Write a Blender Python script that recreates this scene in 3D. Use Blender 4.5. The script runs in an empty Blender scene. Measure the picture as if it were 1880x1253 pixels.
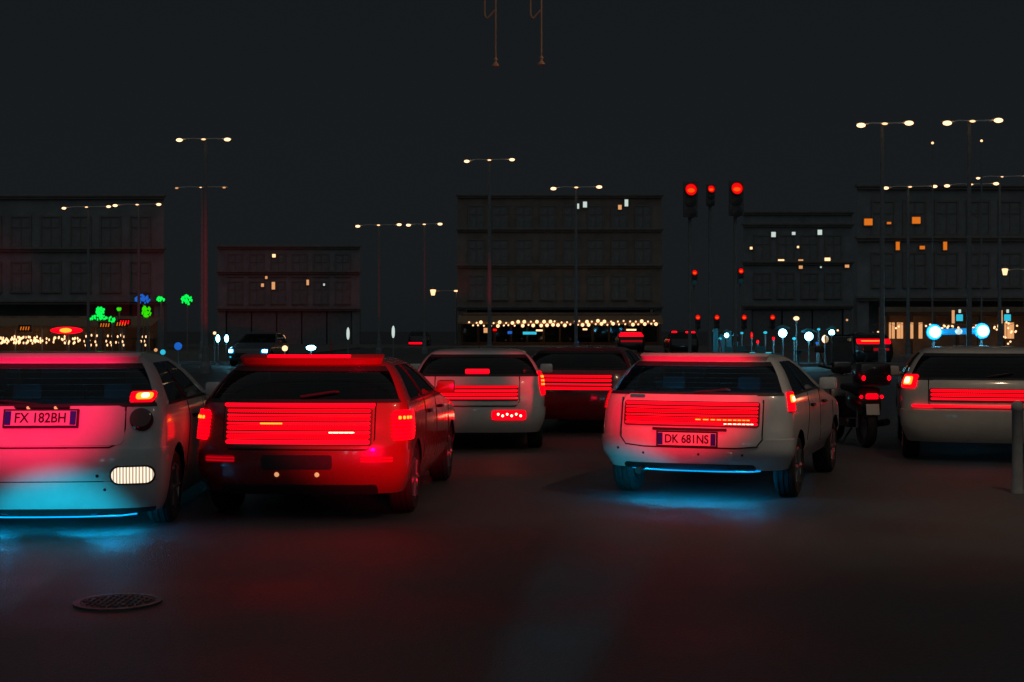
import bpy, bmesh, math, random
import numpy as np
from mathutils import Vector, Matrix
random.seed(11)
PI = math.pi
sc = bpy.context.scene
COL = sc.collection

# ------------------------------------------------------------------ camera
FOC = 2611.0          # focal length in photograph pixels (50 mm on a 36 mm frame)
CAMZ = 1.52
HOR = 605.0
cam = bpy.data.cameras.new('camera')
cam.lens = 50.0
cam.sensor_width = 36.0
cam.shift_y = -(626.5 - HOR) / 1880.0
cam.clip_start = 0.05
cam.clip_end = 2000
camo = bpy.data.objects.new('camera', cam)
camo.location = (0, 0, CAMZ)
camo.rotation_euler = (PI / 2, 0, 0)
COL.objects.link(camo)
sc.camera = camo

# ------------------------------------------------------------------ world, night
world = bpy.data.worlds.new('World')
sc.world = world
world.use_nodes = True
wn = world.node_tree.nodes
wl = world.node_tree.links
wn.clear()
wo = wn.new('ShaderNodeOutputWorld')
bg = wn.new('ShaderNodeBackground')
sky = wn.new('ShaderNodeTexSky')
sky.sky_type = 'NISHITA'
sky.sun_disc = False
sky.sun_elevation = math.radians(62)
sky.sun_rotation = math.radians(180)
hs = wn.new('ShaderNodeHueSaturation')
hs.inputs['Saturation'].default_value = 0.25
mxw = wn.new('ShaderNodeMixRGB')
mxw.inputs[0].default_value = 0.85
mxw.inputs[2].default_value = (1.9, 2.45, 2.85, 1)
wl.new(sky.outputs[0], hs.inputs['Color'])
wl.new(hs.outputs[0], mxw.inputs[1])
wl.new(mxw.outputs[0], bg.inputs['Color'])
bg.inputs['Strength'].default_value = 0.0036
wl.new(bg.outputs[0], wo.inputs['Surface'])

# faint town sky-glow, from high behind the camera
sl = bpy.data.lights.new('night_sun', 'SUN')
sl.energy = 0.165
sl.angle = math.radians(120)
sl.color = (0.86, 0.96, 1.0)
so = bpy.data.objects.new('night_sun', sl)
so.rotation_euler = (math.radians(28), 0, 0)
so.location = (0, -10, 30)
COL.objects.link(so)

sc.view_settings.view_transform = 'Standard'
sc.view_settings.look = 'None'
sc.view_settings.exposure = 0
sc.view_settings.gamma = 1
sc.view_settings.use_curve_mapping = False
sc.render.engine = 'CYCLES'
sc.cycles.use_denoising = True
sc.cycles.max_bounces = 8
sc.cycles.transparent_max_bounces = 16
sc.cycles.sample_clamp_indirect = 4.0
sc.cycles.caustics_reflective = False
sc.cycles.caustics_refractive = False


# ------------------------------------------------------------------ helpers
def at(px, py, d):
    """world point seen at photograph pixel (px, py) at distance d"""
    return Vector(((px - 940) / FOC * d, d, CAMZ - (py - HOR) / FOC * d))


def mat(name, col, rough=0.6, metal=0.0, coat=0.0, emit=None, es=0.0, noise=0.0, nscale=8.0, bump=0.0, bscale=60.0, spec=0.5):
    m = bpy.data.materials.new(name)
    m.use_nodes = True
    nt = m.node_tree
    b = nt.nodes['Principled BSDF']
    b.inputs['Base Color'].default_value = (*col, 1)
    b.inputs['Roughness'].default_value = rough
    b.inputs['Metallic'].default_value = metal
    b.inputs['Coat Weight'].default_value = coat
    b.inputs['Coat Roughness'].default_value = 0.08
    b.inputs['Specular IOR Level'].default_value = spec
    if emit:
        b.inputs['Emission Color'].default_value = (*emit, 1)
        b.inputs['Emission Strength'].default_value = es
    if noise or bump:
        tc = nt.nodes.new('ShaderNodeTexCoord')
    if noise:
        n = nt.nodes.new('ShaderNodeTexNoise')
        n.inputs['Scale'].default_value = nscale
        n.inputs['Detail'].default_value = 7
        n.inputs['Roughness'].default_value = 0.65
        nt.links.new(tc.outputs['Object'], n.inputs['Vector'])
        r = nt.nodes.new('ShaderNodeMapRange')
        r.inputs['From Min'].default_value = 0.3
        r.inputs['From Max'].default_value = 0.7
        r.inputs['To Min'].default_value = 1 - noise
        r.inputs['To Max'].default_value = 1 + noise * 0.6
        nt.links.new(n.outputs['Fac'], r.inputs['Value'])
        mu = nt.nodes.new('ShaderNodeMixRGB')
        mu.blend_type = 'MULTIPLY'
        mu.inputs[0].default_value = 1
        mu.inputs[1].default_value = (*col, 1)
        nt.links.new(r.outputs[0], mu.inputs[2])
        nt.links.new(mu.outputs[0], b.inputs['Base Color'])
        r2 = nt.nodes.new('ShaderNodeMapRange')
        r2.inputs['From Min'].default_value = 0.3
        r2.inputs['From Max'].default_value = 0.7
        r2.inputs['To Min'].default_value = min(1, rough * 1.25)
        r2.inputs['To Max'].default_value = rough * 0.8
        nt.links.new(n.outputs['Fac'], r2.inputs['Value'])
        nt.links.new(r2.outputs[0], b.inputs['Roughness'])
    if bump:
        n2 = nt.nodes.new('ShaderNodeTexNoise')
        n2.inputs['Scale'].default_value = bscale
        n2.inputs['Detail'].default_value = 5
        nt.links.new(tc.outputs['Object'], n2.inputs['Vector'])
        bp = nt.nodes.new('ShaderNodeBump')
        bp.inputs['Strength'].default_value = bump
        bp.inputs['Distance'].default_value = 0.01
        nt.links.new(n2.outputs['Fac'], bp.inputs['Height'])
        nt.links.new(bp.outputs[0], b.inputs['Normal'])
    return m


def lens_mat(name, col, lo, hi, scale, axis='Z'):
    """lit lamp lens with moulded ribs: rows of brighter and darker optics"""
    m = bpy.data.materials.new(name)
    m.use_nodes = True
    nt = m.node_tree
    b = nt.nodes['Principled BSDF']
    b.inputs['Base Color'].default_value = (col[0] * 0.3, 0, 0, 1)
    b.inputs['Roughness'].default_value = 0.35
    b.inputs['Specular IOR Level'].default_value = 0.15
    tc = nt.nodes.new('ShaderNodeTexCoord')
    w = nt.nodes.new('ShaderNodeTexWave')
    w.bands_direction = axis
    w.inputs['Scale'].default_value = scale
    w.inputs['Distortion'].default_value = 0.4
    w.inputs['Detail'].default_value = 1
    nt.links.new(tc.outputs['Object'], w.inputs['Vector'])
    r = nt.nodes.new('ShaderNodeMapRange')
    r.inputs['To Min'].default_value = lo
    r.inputs['To Max'].default_value = hi
    nt.links.new(w.outputs['Fac'], r.inputs['Value'])
    b.inputs['Emission Color'].default_value = (*col, 1)
    nt.links.new(r.outputs[0], b.inputs['Emission Strength'])
    return m


def glass_mat(name, tint, mixf=0.12):
    m = bpy.data.materials.new(name)
    m.use_nodes = True
    nt = m.node_tree
    nt.nodes.clear()
    o = nt.nodes.new('ShaderNodeOutputMaterial')
    t = nt.nodes.new('ShaderNodeBsdfTransparent')
    t.inputs[0].default_value = (*tint, 1)
    g = nt.nodes.new('ShaderNodeBsdfGlossy')
    g.inputs['Roughness'].default_value = 0.03
    f = nt.nodes.new('ShaderNodeFresnel')
    f.inputs[0].default_value = 1.5
    mx = nt.nodes.new('ShaderNodeMixShader')
    nt.links.new(f.outputs[0], mx.inputs[0])
    nt.links.new(t.outputs[0], mx.inputs[1])
    nt.links.new(g.outputs[0], mx.inputs[2])
    nt.links.new(mx.outputs[0], o.inputs[0])
    return m


M = {}
M['white'] = mat('white_paint', (0.62, 0.63, 0.62), 0.32, coat=0.8, noise=0.10, nscale=5)
M['cream'] = mat('cream_paint', (0.55, 0.52, 0.46), 0.34, coat=0.8, noise=0.12, nscale=4)
M['red'] = mat('red_paint', (0.26, 0.004, 0.010), 0.26, coat=1.0, noise=0.08, nscale=4)
M['black'] = mat('black_paint', (0.012, 0.012, 0.014), 0.28, coat=1.0)
M['grey'] = mat('grey_paint', (0.08, 0.085, 0.09), 0.32, coat=0.8)
M['trim'] = mat('black_plastic', (0.016, 0.016, 0.017), 0.55, noise=0.2, nscale=30)
M['under'] = mat('underside', (0.01, 0.01, 0.01), 0.9)
M['rubber'] = mat('rubber', (0.018, 0.018, 0.018), 0.8, noise=0.25, nscale=20)
M['rim'] = mat('alloy', (0.35, 0.35, 0.36), 0.3, metal=0.9)
M['chrome'] = mat('chrome', (0.6, 0.6, 0.6), 0.15, metal=1)
M['seat'] = mat('seat_fabric', (0.02, 0.02, 0.022), 0.9)
M['plate'] = mat('plate_white', (0.72, 0.72, 0.68), 0.4)
M['plateblue'] = mat('plate_blue', (0.01, 0.03, 0.35), 0.4)
M['ink'] = mat('plate_ink', (0.012, 0.012, 0.02), 0.5)
M['heater'] = mat('heating_wire', (0.12, 0.08, 0.05), 0.5)
M['glass'] = glass_mat('car_glass', (0.42, 0.46, 0.47))
M['lens_dark'] = mat('unlit_red_lens', (0.10, 0.002, 0.008), 0.12, coat=1)
M['red_lens'] = lens_mat('lit_red_lens', (1.0, 0.0, 0.006), 0.55, 3.0, 11)
M['red_lens_v'] = lens_mat('lit_red_lens_cells', (1.0, 0.0, 0.006), 0.6, 2.6, 16, 'X')
M['red_dim'] = lens_mat('dim_red_lens', (1.0, 0.0, 0.012), 0.12, 0.55, 14)
M['red_glow'] = mat('red_led', (0.3, 0, 0), 0.3, emit=(1.0, 0.0, 0.008), es=2.2)
M['amber'] = mat('amber_lamp', (0.5, 0.2, 0.02), 0.3, emit=(1.0, 0.22, 0.012), es=2.6)
M['amber_core'] = mat('lamp_filament', (0.6, 0.5, 0.3), 0.3, emit=(1.0, 0.72, 0.38), es=4.5)
M['led_or'] = mat('orange_led', (0.5, 0.2, 0.05), 0.3, emit=(1.0, 0.16, 0.01), es=4)
M['warm'] = mat('warm_bulb', (0.6, 0.5, 0.4), 0.3, emit=(1.0, 0.55, 0.27), es=1.9)
M['warm_big'] = mat('warm_street_bulb', (0.6, 0.5, 0.4), 0.3, emit=(1.0, 0.58, 0.30), es=2.4)
M['warm_soft'] = mat('dim_warm_bulb', (0.5, 0.4, 0.3), 0.3, emit=(1.0, 0.45, 0.17), es=.75)
M['orange'] = mat('orange_window_light', (0.5, 0.2, 0.05), 0.4, emit=(1.0, 0.22, 0.012), es=.7)
M['white_em'] = mat('cold_white_light', (0.6, 0.6, 0.6), 0.3, emit=(0.8, 0.95, 0.88), es=.7)
M['blue_core'] = mat('blue_white_bulb', (0.6, 0.6, 0.7), 0.3, emit=(0.16, 0.72, 1.0), es=22)
M['blue_halo'] = mat('blue_lamp_shade', (0.02, 0.2, 0.5), 0.25, emit=(0.004, 0.22, 0.55), es=1.0)
M['cyan'] = mat('cyan_light', (0.05, 0.3, 0.4), 0.4, emit=(0.02, 0.42, 0.58), es=1.2)
M['cyan_dim'] = mat('cyan_paint', (0.10, 0.42, 0.50), 0.5)
M['green'] = mat('green_led', (0.02, 0.4, 0.05), 0.4, emit=(0.0, 0.85, 0.08), es=1.2)
M['green2'] = mat('yellow_green_led', (0.05, 0.4, 0.02), 0.4, emit=(0.03, 0.8, 0.0), es=0.9)
M['blue_led'] = mat('blue_led', (0.02, 0.1, 0.5), 0.4, emit=(0.01, 0.13, 0.62), es=0.8)
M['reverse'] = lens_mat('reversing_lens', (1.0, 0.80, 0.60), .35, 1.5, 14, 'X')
M['strip'] = mat('blue_light_strip', (0.02, 0.2, 0.4), 0.3, emit=(0.0, 0.26, 0.60), es=1.6)
M['underglow'] = mat('blue_underglow', (0.02, 0.2, 0.4), 0.3, emit=(0.0, 0.28, 0.60), es=150)
M['signal_red'] = mat('signal_red_lens', (0.4, 0, 0), 0.2, emit=(1.0, 0.004, 0.004), es=0.9)
M['signal_or'] = mat('signal_red_core', (0.4, 0.1, 0), 0.2, emit=(1.0, 0.09, 0.004), es=1.0)
M['post'] = mat('galvanised_steel', (0.26, 0.28, 0.29), 0.75, noise=0.2)
M['arm'] = mat('pale_steel', (0.75, 0.72, 0.66), 0.5)
M['lid'] = mat('manhole_iron', (0.085, 0.085, 0.09), 0.45, metal=0.2, noise=0.35, nscale=25)
M['copper'] = mat('copper', (0.78, 0.40, 0.24), 0.45, metal=0.2)
M['facade'] = mat('dark_stucco', (0.29, 0.315, 0.33), 0.9, noise=0.3, nscale=0.6)
M['facade2'] = mat('brown_stucco', (0.30, 0.255, 0.215), 0.9, noise=0.3, nscale=0.5)
M['stone'] = mat('cornice_stone', (0.25, 0.24, 0.225), 0.85, noise=0.2, nscale=2)
M['shutter'] = mat('closed_shutter', (0.25, 0.27, 0.28), 0.8, noise=0.2, nscale=3)
M['signal_grey'] = mat('signal_housing', (0.17, 0.18, 0.19), 0.8)
M['dglass'] = mat('dark_window_glass', (0.05, 0.052, 0.055), 0.3)
M['timber'] = mat('brown_timber', (0.10, 0.05, 0.025), 0.6, noise=0.3)
M['canvas'] = mat('awning_canvas', (0.35, 0.22, 0.13), 0.85, noise=0.2)
M['inner'] = mat('shop_wall', (0.40, 0.28, 0.2), 0.8, noise=0.35, nscale=1.2)
M['iron'] = mat('cast_iron', (0.05, 0.05, 0.055), 0.42, metal=0.6, noise=0.35, nscale=25)


def asphalt():
    m = bpy.data.materials.new('asphalt')
    m.use_nodes = True
    nt = m.node_tree
    b = nt.nodes['Principled BSDF']
    tc = nt.nodes.new('ShaderNodeTexCoord')
    big = nt.nodes.new('ShaderNodeTexNoise')
    big.inputs['Scale'].default_value = 0.55
    big.inputs['Detail'].default_value = 6
    fine = nt.nodes.new('ShaderNodeTexVoronoi')
    fine.inputs['Scale'].default_value = 85
    fine2 = nt.nodes.new('ShaderNodeTexNoise')
    fine2.inputs['Scale'].default_value = 38
    fine2.inputs['Detail'].default_value = 6
    for n in (big, fine, fine2):
        nt.links.new(tc.outputs['Object'], n.inputs['Vector'])
    cr = nt.nodes.new('ShaderNodeValToRGB')
    cr.color_ramp.elements[0].position = 0.3
    cr.color_ramp.elements[0].color = (0.070, 0.068, 0.067, 1)
    cr.color_ramp.elements[1].position = 0.72
    cr.color_ramp.elements[1].color = (0.135, 0.130, 0.126, 1)
    nt.links.new(big.outputs['Fac'], cr.inputs[0])
    mu = nt.nodes.new('ShaderNodeMixRGB')
    mu.blend_type = 'MULTIPLY'
    mu.inputs[0].default_value = 0.55
    nt.links.new(cr.outputs[0], mu.inputs[1])
    nt.links.new(fine2.outputs['Fac'], mu.inputs[2])
    nt.links.new(mu.outputs[0], b.inputs['Base Color'])
    rr = nt.nodes.new('ShaderNodeMapRange')
    rr.inputs['From Min'].default_value = 0.35
    rr.inputs['From Max'].default_value = 0.65
    rr.inputs['To Min'].default_value = 0.46
    rr.inputs['To Max'].default_value = 0.72
    nt.links.new(big.outputs['Fac'], rr.inputs['Value'])
    nt.links.new(rr.outputs[0], b.inputs['Roughness'])
    ad = nt.nodes.new('ShaderNodeMath')
    ad.operation = 'ADD'
    nt.links.new(fine.outputs['Distance'], ad.inputs[0])
    nt.links.new(fine2.outputs['Fac'], ad.inputs[1])
    bp = nt.nodes.new('ShaderNodeBump')
    bp.inputs['Strength'].default_value = 0.55
    bp.inputs['Distance'].default_value = 0.012
    nt.links.new(ad.outputs[0], bp.inputs['Height'])
    nt.links.new(bp.outputs[0], b.inputs['Normal'])
    return m


M['asphalt'] = asphalt()
M['paving'] = mat('paving', (0.14, 0.13, 0.12), 0.75, noise=0.3, nscale=1.5, bump=0.3, bscale=12)
M['kerbstone'] = mat('kerbstone', (0.22, 0.21, 0.2), 0.75, noise=0.3, nscale=4)


def link(name, me, m, parent=None, loc=None, rz=0.0):
    o = bpy.data.objects.new(name, me)
    if m is not None and len(me.materials) == 0:
        me.materials.append(m)
    COL.objects.link(o)
    if parent is not None:
        o.parent = parent
    if loc is not None:
        o.location = loc
    if rz:
        o.rotation_euler = (0, 0, rz)
    return o


def mesh(name, vs, fs, smooth=False):
    me = bpy.data.meshes.new(name)
    me.from_pydata([tuple(v) for v in vs], [], fs)
    me.update()
    bm = bmesh.new()
    bm.from_mesh(me)
    bmesh.ops.recalc_face_normals(bm, faces=bm.faces)
    bm.to_mesh(me)
    bm.free()
    if smooth:
        me.polygons.foreach_set('use_smooth', [True] * len(me.polygons))
    return me


def tag(o, label, cat, group=None):
    o['label'] = label
    o['category'] = cat
    if group:
        o['group'] = group
    return o


def empty(name, loc, label, cat, group=None, rz=0.0):
    o = bpy.data.objects.new(name, None)
    o.empty_display_size = 0.2
    COL.objects.link(o)
    o.location = loc
    o.rotation_euler = (0, 0, rz)
    return tag(o, label, cat, group)


def structure(o):
    o['kind'] = 'structure'
    return o


class B:
    """collects simple solids into one mesh"""

    def __init__(s):
        s.bm = bmesh.new()

    def box(s, c, d, bev=0.0, rz=0.0, rx=0.0):
        r = bmesh.ops.create_cube(s.bm, size=1)
        vs = r['verts']
        bmesh.ops.scale(s.bm, vec=Vector(d), verts=vs)
        if bev:
            es = list({e for v in vs for e in v.link_edges})
            rr = bmesh.ops.bevel(s.bm, geom=es, offset=bev, segments=2, affect='EDGES', profile=0.6)
            vs = list(set([v for v in vs if v.is_valid] + rr['verts']))
        mt = Matrix.Translation(Vector(c)) @ Matrix.Rotation(rz, 4, 'Z') @ Matrix.Rotation(rx, 4, 'X')
        bmesh.ops.transform(s.bm, matrix=mt, verts=vs)
        return s

    def tube(s, pts, r, n=8, r2=None):
        pts = [Vector(p) for p in pts]
        rings = []
        k = len(pts)
        for i, p in enumerate(pts):
            t = (pts[min(i + 1, k - 1)] - pts[max(i - 1, 0)]).normalized()
            a = t.cross(Vector((0, 0, 1)))
            if a.length < 0.05:
                a = t.cross(Vector((1, 0, 0)))
            a.normalize()
            b = t.cross(a)
            rad = r if r2 is None else r + (r2 - r) * i / (k - 1)
            rings.append([s.bm.verts.new(p + a * rad * math.cos(2 * PI * j / n) + b * rad * math.sin(2 * PI * j / n)) for j in range(n)])
        for i in range(k - 1):
            for j in range(n):
                s.bm.faces.new((rings[i][j], rings[i][(j + 1) % n], rings[i + 1][(j + 1) % n], rings[i + 1][j]))
        s.bm.faces.new(rings[0][::-1])
        s.bm.faces.new(rings[-1])
        return s

    def lathe(s, prof, c=(0, 0, 0), axis='Z', n=24, closed=False):
        c = Vector(c)
        rings = []
        for r, h in prof:
            ring = []
            for j in range(n):
                a = 2 * PI * j / n
                if axis == 'Z':
                    p = Vector((r * math.cos(a), r * math.sin(a), h))
                elif axis == 'X':
                    p = Vector((h, r * math.cos(a), r * math.sin(a)))
                else:
                    p = Vector((r * math.cos(a), h, r * math.sin(a)))
                ring.append(s.bm.verts.new(c + p))
            rings.append(ring)
        k = len(rings)
        for i in range(k if closed else k - 1):
            q = (i + 1) % k
            for j in range(n):
                s.bm.faces.new((rings[i][j], rings[i][(j + 1) % n], rings[q][(j + 1) % n], rings[q][j]))
        if not closed:
            s.bm.faces.new(rings[0][::-1])
            s.bm.faces.new(rings[-1])
        return s

    def ball(s, c, r, sc3=(1, 1, 1), sub=2):
        q = bmesh.ops.create_icosphere(s.bm, subdivisions=sub, radius=r)
        bmesh.ops.scale(s.bm, vec=Vector(sc3), verts=q['verts'])
        bmesh.ops.translate(s.bm, vec=Vector(c), verts=q['verts'])
        return s

    def me(s, name, smooth=False):
        bmesh.ops.recalc_face_normals(s.bm, faces=s.bm.faces)
        m = bpy.data.meshes.new(name)
        s.bm.to_mesh(m)
        s.bm.free()
        if smooth:
            m.polygons.foreach_set('use_smooth', [True] * len(m.polygons))
            try:
                m.set_sharp_from_angle(angle=math.radians(40))
            except Exception:
                pass
        return m

    def put(s, name, m, parent=None, loc=None, smooth=False, rz=0.0):
        return link(name, s.me(name, smooth), m, parent, loc, rz)


def text_mesh(name, body, size, m, parent, mtx, sx=1.0):
    cu = bpy.data.curves.new(name, 'FONT')
    cu.body = body
    cu.size = size
    cu.align_x = 'CENTER'
    cu.align_y = 'CENTER'
    cu.extrude = 0.0015
    cu.offset = 0.0016 * size / 0.1
    tmp = bpy.data.objects.new(name, cu)
    COL.objects.link(tmp)
    bpy.context.view_layer.update()
    me = bpy.data.meshes.new_from_object(tmp.evaluated_get(bpy.context.evaluated_depsgraph_get()))
    bpy.data.objects.remove(tmp)
    bpy.data.curves.remove(cu)
    me.transform(mtx @ Matrix.Diagonal((sx, 1, 1, 1)))
    me.materials.clear()
    # one object for every character
    bm = bmesh.new()
    bm.from_mesh(me)
    bmesh.ops.remove_doubles(bm, verts=bm.verts, dist=1e-5)
    left = set(bm.verts)
    groups = []
    while left:
        st = [left.pop()]
        isl = {st[0]}
        while st:
            v = st.pop()
            for e in v.link_edges:
                o = e.other_vert(v)
                if o not in isl:
                    isl.add(o)
                    left.discard(o)
                    st.append(o)
        groups.append(isl)
    groups.sort(key=lambda g: min(v.co.x for v in g))
    for g in groups:
        gl = list(g)
        ix = {v: i for i, v in enumerate(gl)}
        fs = [tuple(ix[v] for v in f.verts) for f in bm.faces if f.verts[0] in g]
        link(name, mesh(name, [v.co for v in gl], fs), m, parent)
    bm.free()
    bpy.data.meshes.remove(me)


def pchip(xs, ys, x):
    xs = np.array(xs, float)
    ys = np.array(ys, float)
    h = np.diff(xs)
    d = np.diff(ys) / h
    n = len(xs)
    m = np.zeros(n)
    m[0] = d[0]
    m[-1] = d[-1]
    for i in range(1, n - 1):
        if d[i - 1] * d[i] > 0:
            w1 = 2 * h[i] + h[i - 1]
            w2 = h[i] + 2 * h[i - 1]
            m[i] = (w1 + w2) / (w1 / d[i - 1] + w2 / d[i])
    i = int(min(max(np.searchsorted(xs, x) - 1, 0), n - 2))
    t = (x - xs[i]) / h[i]
    t = min(max(t, 0), 1)
    return float((2 * t**3 - 3 * t**2 + 1) * ys[i] + (t**3 - 2 * t**2 + t) * h[i] * m[i] + (-2 * t**3 + 3 * t**2) * ys[i + 1] + (t**3 - t**2) * h[i] * m[i + 1])


# ------------------------------------------------------------------ ground
def ground():
    vs, fs = [], []
    xs = [-600, -200, -60, -20, -10, -5, 0, 5, 10, 20, 60, 200, 600]
    ys = [-60, -20, 0, 5, 10, 15, 20, 30, 50, 80, 150, 400, 900]
    for y in ys:
        for x in xs:
            vs.append((x, y, 0))
    k = len(xs)
    for j in range(len(ys) - 1):
        for i in range(k - 1):
            fs.append((j * k + i, j * k + i + 1, (j + 1) * k + i + 1, (j + 1) * k + i))
    structure(link('road', mesh('road', vs, fs), M['asphalt']))


ground()


def pavement(name, x0, x1, y0, y1):
    b = B()
    b.box(((x0 + x1) / 2, (y0 + y1) / 2, 0.06), (x1 - x0, y1 - y0, 0.12), 0.015)
    p = structure(b.put(name, M['paving']))
    n = int((x1 - x0) / 1.0)
    kb = B().box((0, 0, 0.066), (0.985, 0.16, 0.132), 0.012).me('kerb_stone')
    for i in range(min(n, 60)):
        link('kerb_stone', kb, M['kerbstone'], p, (x0 + 0.5 + i, y0 - 0.085, 0))


pavement('pavement', -46, -12, 62, 140)
pavement('pavement', 9, 42, 58, 140)
pavement('pavement', -12, 9, 112, 140)


# ------------------------------------------------------------------ cars
class Car:
    def __init__(s, loc, yaw, label, cat='car', name='car', W=0.84, H=1.40, L=3.95, kind='hatch', paint='white', group=None, p=2.7, low=0.2, glass='glass'):
        s.root = empty(name, loc, label, cat, group, yaw)
        s.W, s.H, s.L, s.p, s.low = W, H, L, p, low
        s.rr0, s.rf0 = 0.32, 0.5
        k = H / 1.40
        F = L

        def g(z):
            return .9 + (z - .9) * (H - .9) / .5
        if kind == 'hatch':
            prof = [(low, W * .91, .10, F - .14), (low + .09, W * .955, .035, F - .05), (.45, W * .995, 0, F), (.60, W, .005, F - .02),
                    (.70, W, .035, F - .08), (.78, W * .995, .05, F - .30), (.86, W * .985, .07, F - .85), (g(.93), W * .97, .095, F - 1.17),
                    (g(1.0), W * .94, .14, F - 1.36), (g(1.30), W * .76, .43, F - 2.0), (g(1.365), W * .66, .56, F - 2.2),
                    (g(1.392), W * .42, .88, F - 2.45), (g(1.40), W * .06, 1.15, F - 2.7)]
            s.zb, s.zt = g(.96), g(1.305)
        else:  # van
            prof = [(low, W * .93, .07, F - .10), (.45, W * .99, 0, F), (.60, W, 0, F - .02), (.85, W, .02, F - .12), (.98, W, .03, F - .55),
                    (1.08, W * .985, .035, F - .75), (H - .16, W * .90, .085, F - 1.35), (H - .05, W * .83, .13, F - 1.55),
                    (H - .012, W * .6, .32, F - 1.8), (H, W * .08, .9, F - 2.3)]
            s.zb, s.zt = 1.08, H - .2
        s.prof = np.array(prof)
        s.paint = M[paint]
        s.wheel_r = 0.30 * min(k, 1.1)
        s.wy = (0.74, L - 0.74)
        s.ra = s.wheel_r + 0.055
        s.build_body(M[glass])
        s.build_wheels()
        s.build_inside()
        s.build_trim(kind)

    def q_of_y(s, y, z):
        W, R, F = s.wrf(z)
        rr = min(s.rr0, .38 * (F - R))
        rf = min(s.rf0, .42 * (F - R))
        return 1 + 2 * (y - R - rr) / (F - rf - R - rr)

    def build_trim(s, kind):
        zb = s.zb
        for sg in (-1, 1):
            for pts in ([(1.22, .62), (1.30, .80), (1.28, zb - .02)], [(2.02, s.low + .14), (2.02, zb - .02)], [(2.98, s.low + .18), (2.92, zb - .03)], [(1.22, .62), (1.12, s.low + .2)]):
                P = []
                for a, b in zip(pts[:-1], pts[1:]):
                    for i in range(7):
                        t = i / 6
                        y, z = a[0] + (b[0] - a[0]) * t, a[1] + (b[1] - a[1]) * t
                        q = s.q_of_y(y, z) * sg
                        P.append(s.surf(q, z))
                B().tube(P, .005, 6).put('door_gap', M['under'], s.root)
            for y in (1.42, 2.22):
                q = s.q_of_y(y, .80)
                s.patch('door_handle', s.qrows(sg * q, sg * s.q_of_y(y + .18, .80), .785, .815, .008, 5), M['trim'], .022, .02, 6)
            s.patch('pillar_trim', [(z, sg * 1.925, sg * 2.015) for z in np.linspace(zb, s.zt, 6)], M['trim'], .004, .012, 3)
            s.patch('window_seal', [(z, sg * 1.09, sg * 2.92) for z in (zb - .016, zb + .004)], M['trim'], .006, .012, 40)
        s.patch('rear_window_seal', [(z, -.75, .75) for z in (zb - .012, zb + .012)], M['trim'], .005, .012, 20)
        s.patch('rear_window_band', [(z, -.735, .735) for z in (s.zt - .035, s.zt)], M['trim'], .002, .008, 20)
        for k in range(5):
            z = zb + (s.zt - zb) * (.2 + .15 * k)
            P = [s.surf(q, z) + Vector((0, .012, 0)) for q in np.linspace(-.68, .68, 12)]
            B().tube(P, .0016, 4).put('heating_wire', M['heater'], s.root)
        B().tube([(0, s.L * .36, s.H - .005), (0, s.L * .36 - .12, s.H + .13)], .004, 6).put('aerial', M['trim'], s.root)

    def led_panel(s, name, x0, x1, z0, z1, lines, off=.03):
        p = s.patch(name, s.xrows(x0, x1, z0, z1, min(.02, (z1 - z0) / 3), 8), M['lens_dark'], off, .03, 30)
        for (a, b, z, h, m) in lines:
            s.patch('led_line', s.xrows(a, b, z - h / 2, z + h / 2, h / 2.2, 4), M[m], off + .006, .01, 24, p)
        return p

    def wrf(s, z):
        P = s.prof
        return tuple(pchip(P[:, 0], P[:, i], z) for i in (1, 2, 3))

    def surf(s, q, z):
        W, R, F = s.wrf(z)
        rr = min(s.rr0, .38 * (F - R))
        rf = min(s.rf0, .42 * (F - R))
        a = abs(q)
        e = 2 / s.p
        if a <= 1:
            t = a * PI / 2
            x = W * math.sin(t) ** e
            y = R + rr * (1 - max(0, math.cos(t)) ** e)
        elif a <= 3:
            x = W
            y = R + rr + (F - rf - R - rr) * (a - 1) / 2
        else:
            t = (4 - a) * PI / 2
            x = W * max(0, math.sin(t)) ** e
            y = F - rf * (1 - max(0, math.cos(t)) ** e)
        return Vector((x if q >= 0 else -x, y, z))

    def q_of_x(s, x, z):
        W = s.wrf(z)[0]
        f = min(1, abs(x) / W)
        q = math.asin(f ** (s.p / 2)) * 2 / PI
        return q if x >= 0 else -q

    def normal(s, q, z):
        e = 0.004
        a = s.surf(q + e, z) - s.surf(q - e, z)
        b = s.surf(q, z + e) - s.surf(q, z - e)
        n = a.cross(b)
        n.normalize()
        c = Vector((0, s.L / 2, z))
        if n.dot(s.surf(q, z) - c) < 0:
            n = -n
        return n

    def build_body(s, gm):
        H, low = s.H, s.low
        zs = list(np.arange(low, s.zb - .03, .04)) + [s.zb - .02, s.zb]
        zs += list(np.linspace(s.zb, s.zt, 8))[1:] + [s.zt + .02]
        top = [z for z in s.prof[:, 0] if z > s.zt + .03]
        z0 = zs[-1]
        for z in top:
            zs += [z0 + (z - z0) * .5, z]
            z0 = z
        rear = [0, .1, .2, .3, .4, .5, .6, .68, .74, .80, .86, .92, .96, 1.0]
        side = list(np.linspace(1, 3, 72))[1:]
        front = [3 + x for x in (.05, .12, .2, .3, .4, .5, .6, .75, 1.0)]
        half = rear + side + front
        qs = half + [-x for x in half[-2:0:-1]]
        n = len(qs)
        V = [[s.surf(q, z) for q in qs] for z in zs]
        vs, idx = [], {}
        for i in range(len(zs)):
            for j in range(n):
                idx[i, j] = len(vs)
                vs.append(V[i][j].copy())
        body, panes = [], {'rear_window': [], 'side_window.R': [], 'side_window.L': [], 'side_window.R2': [], 'side_window.L2': [], 'windscreen': []}

        def arch(v):
            return min(math.hypot(v.y - w, v.z - s.wheel_r) for w in s.wy)
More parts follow.
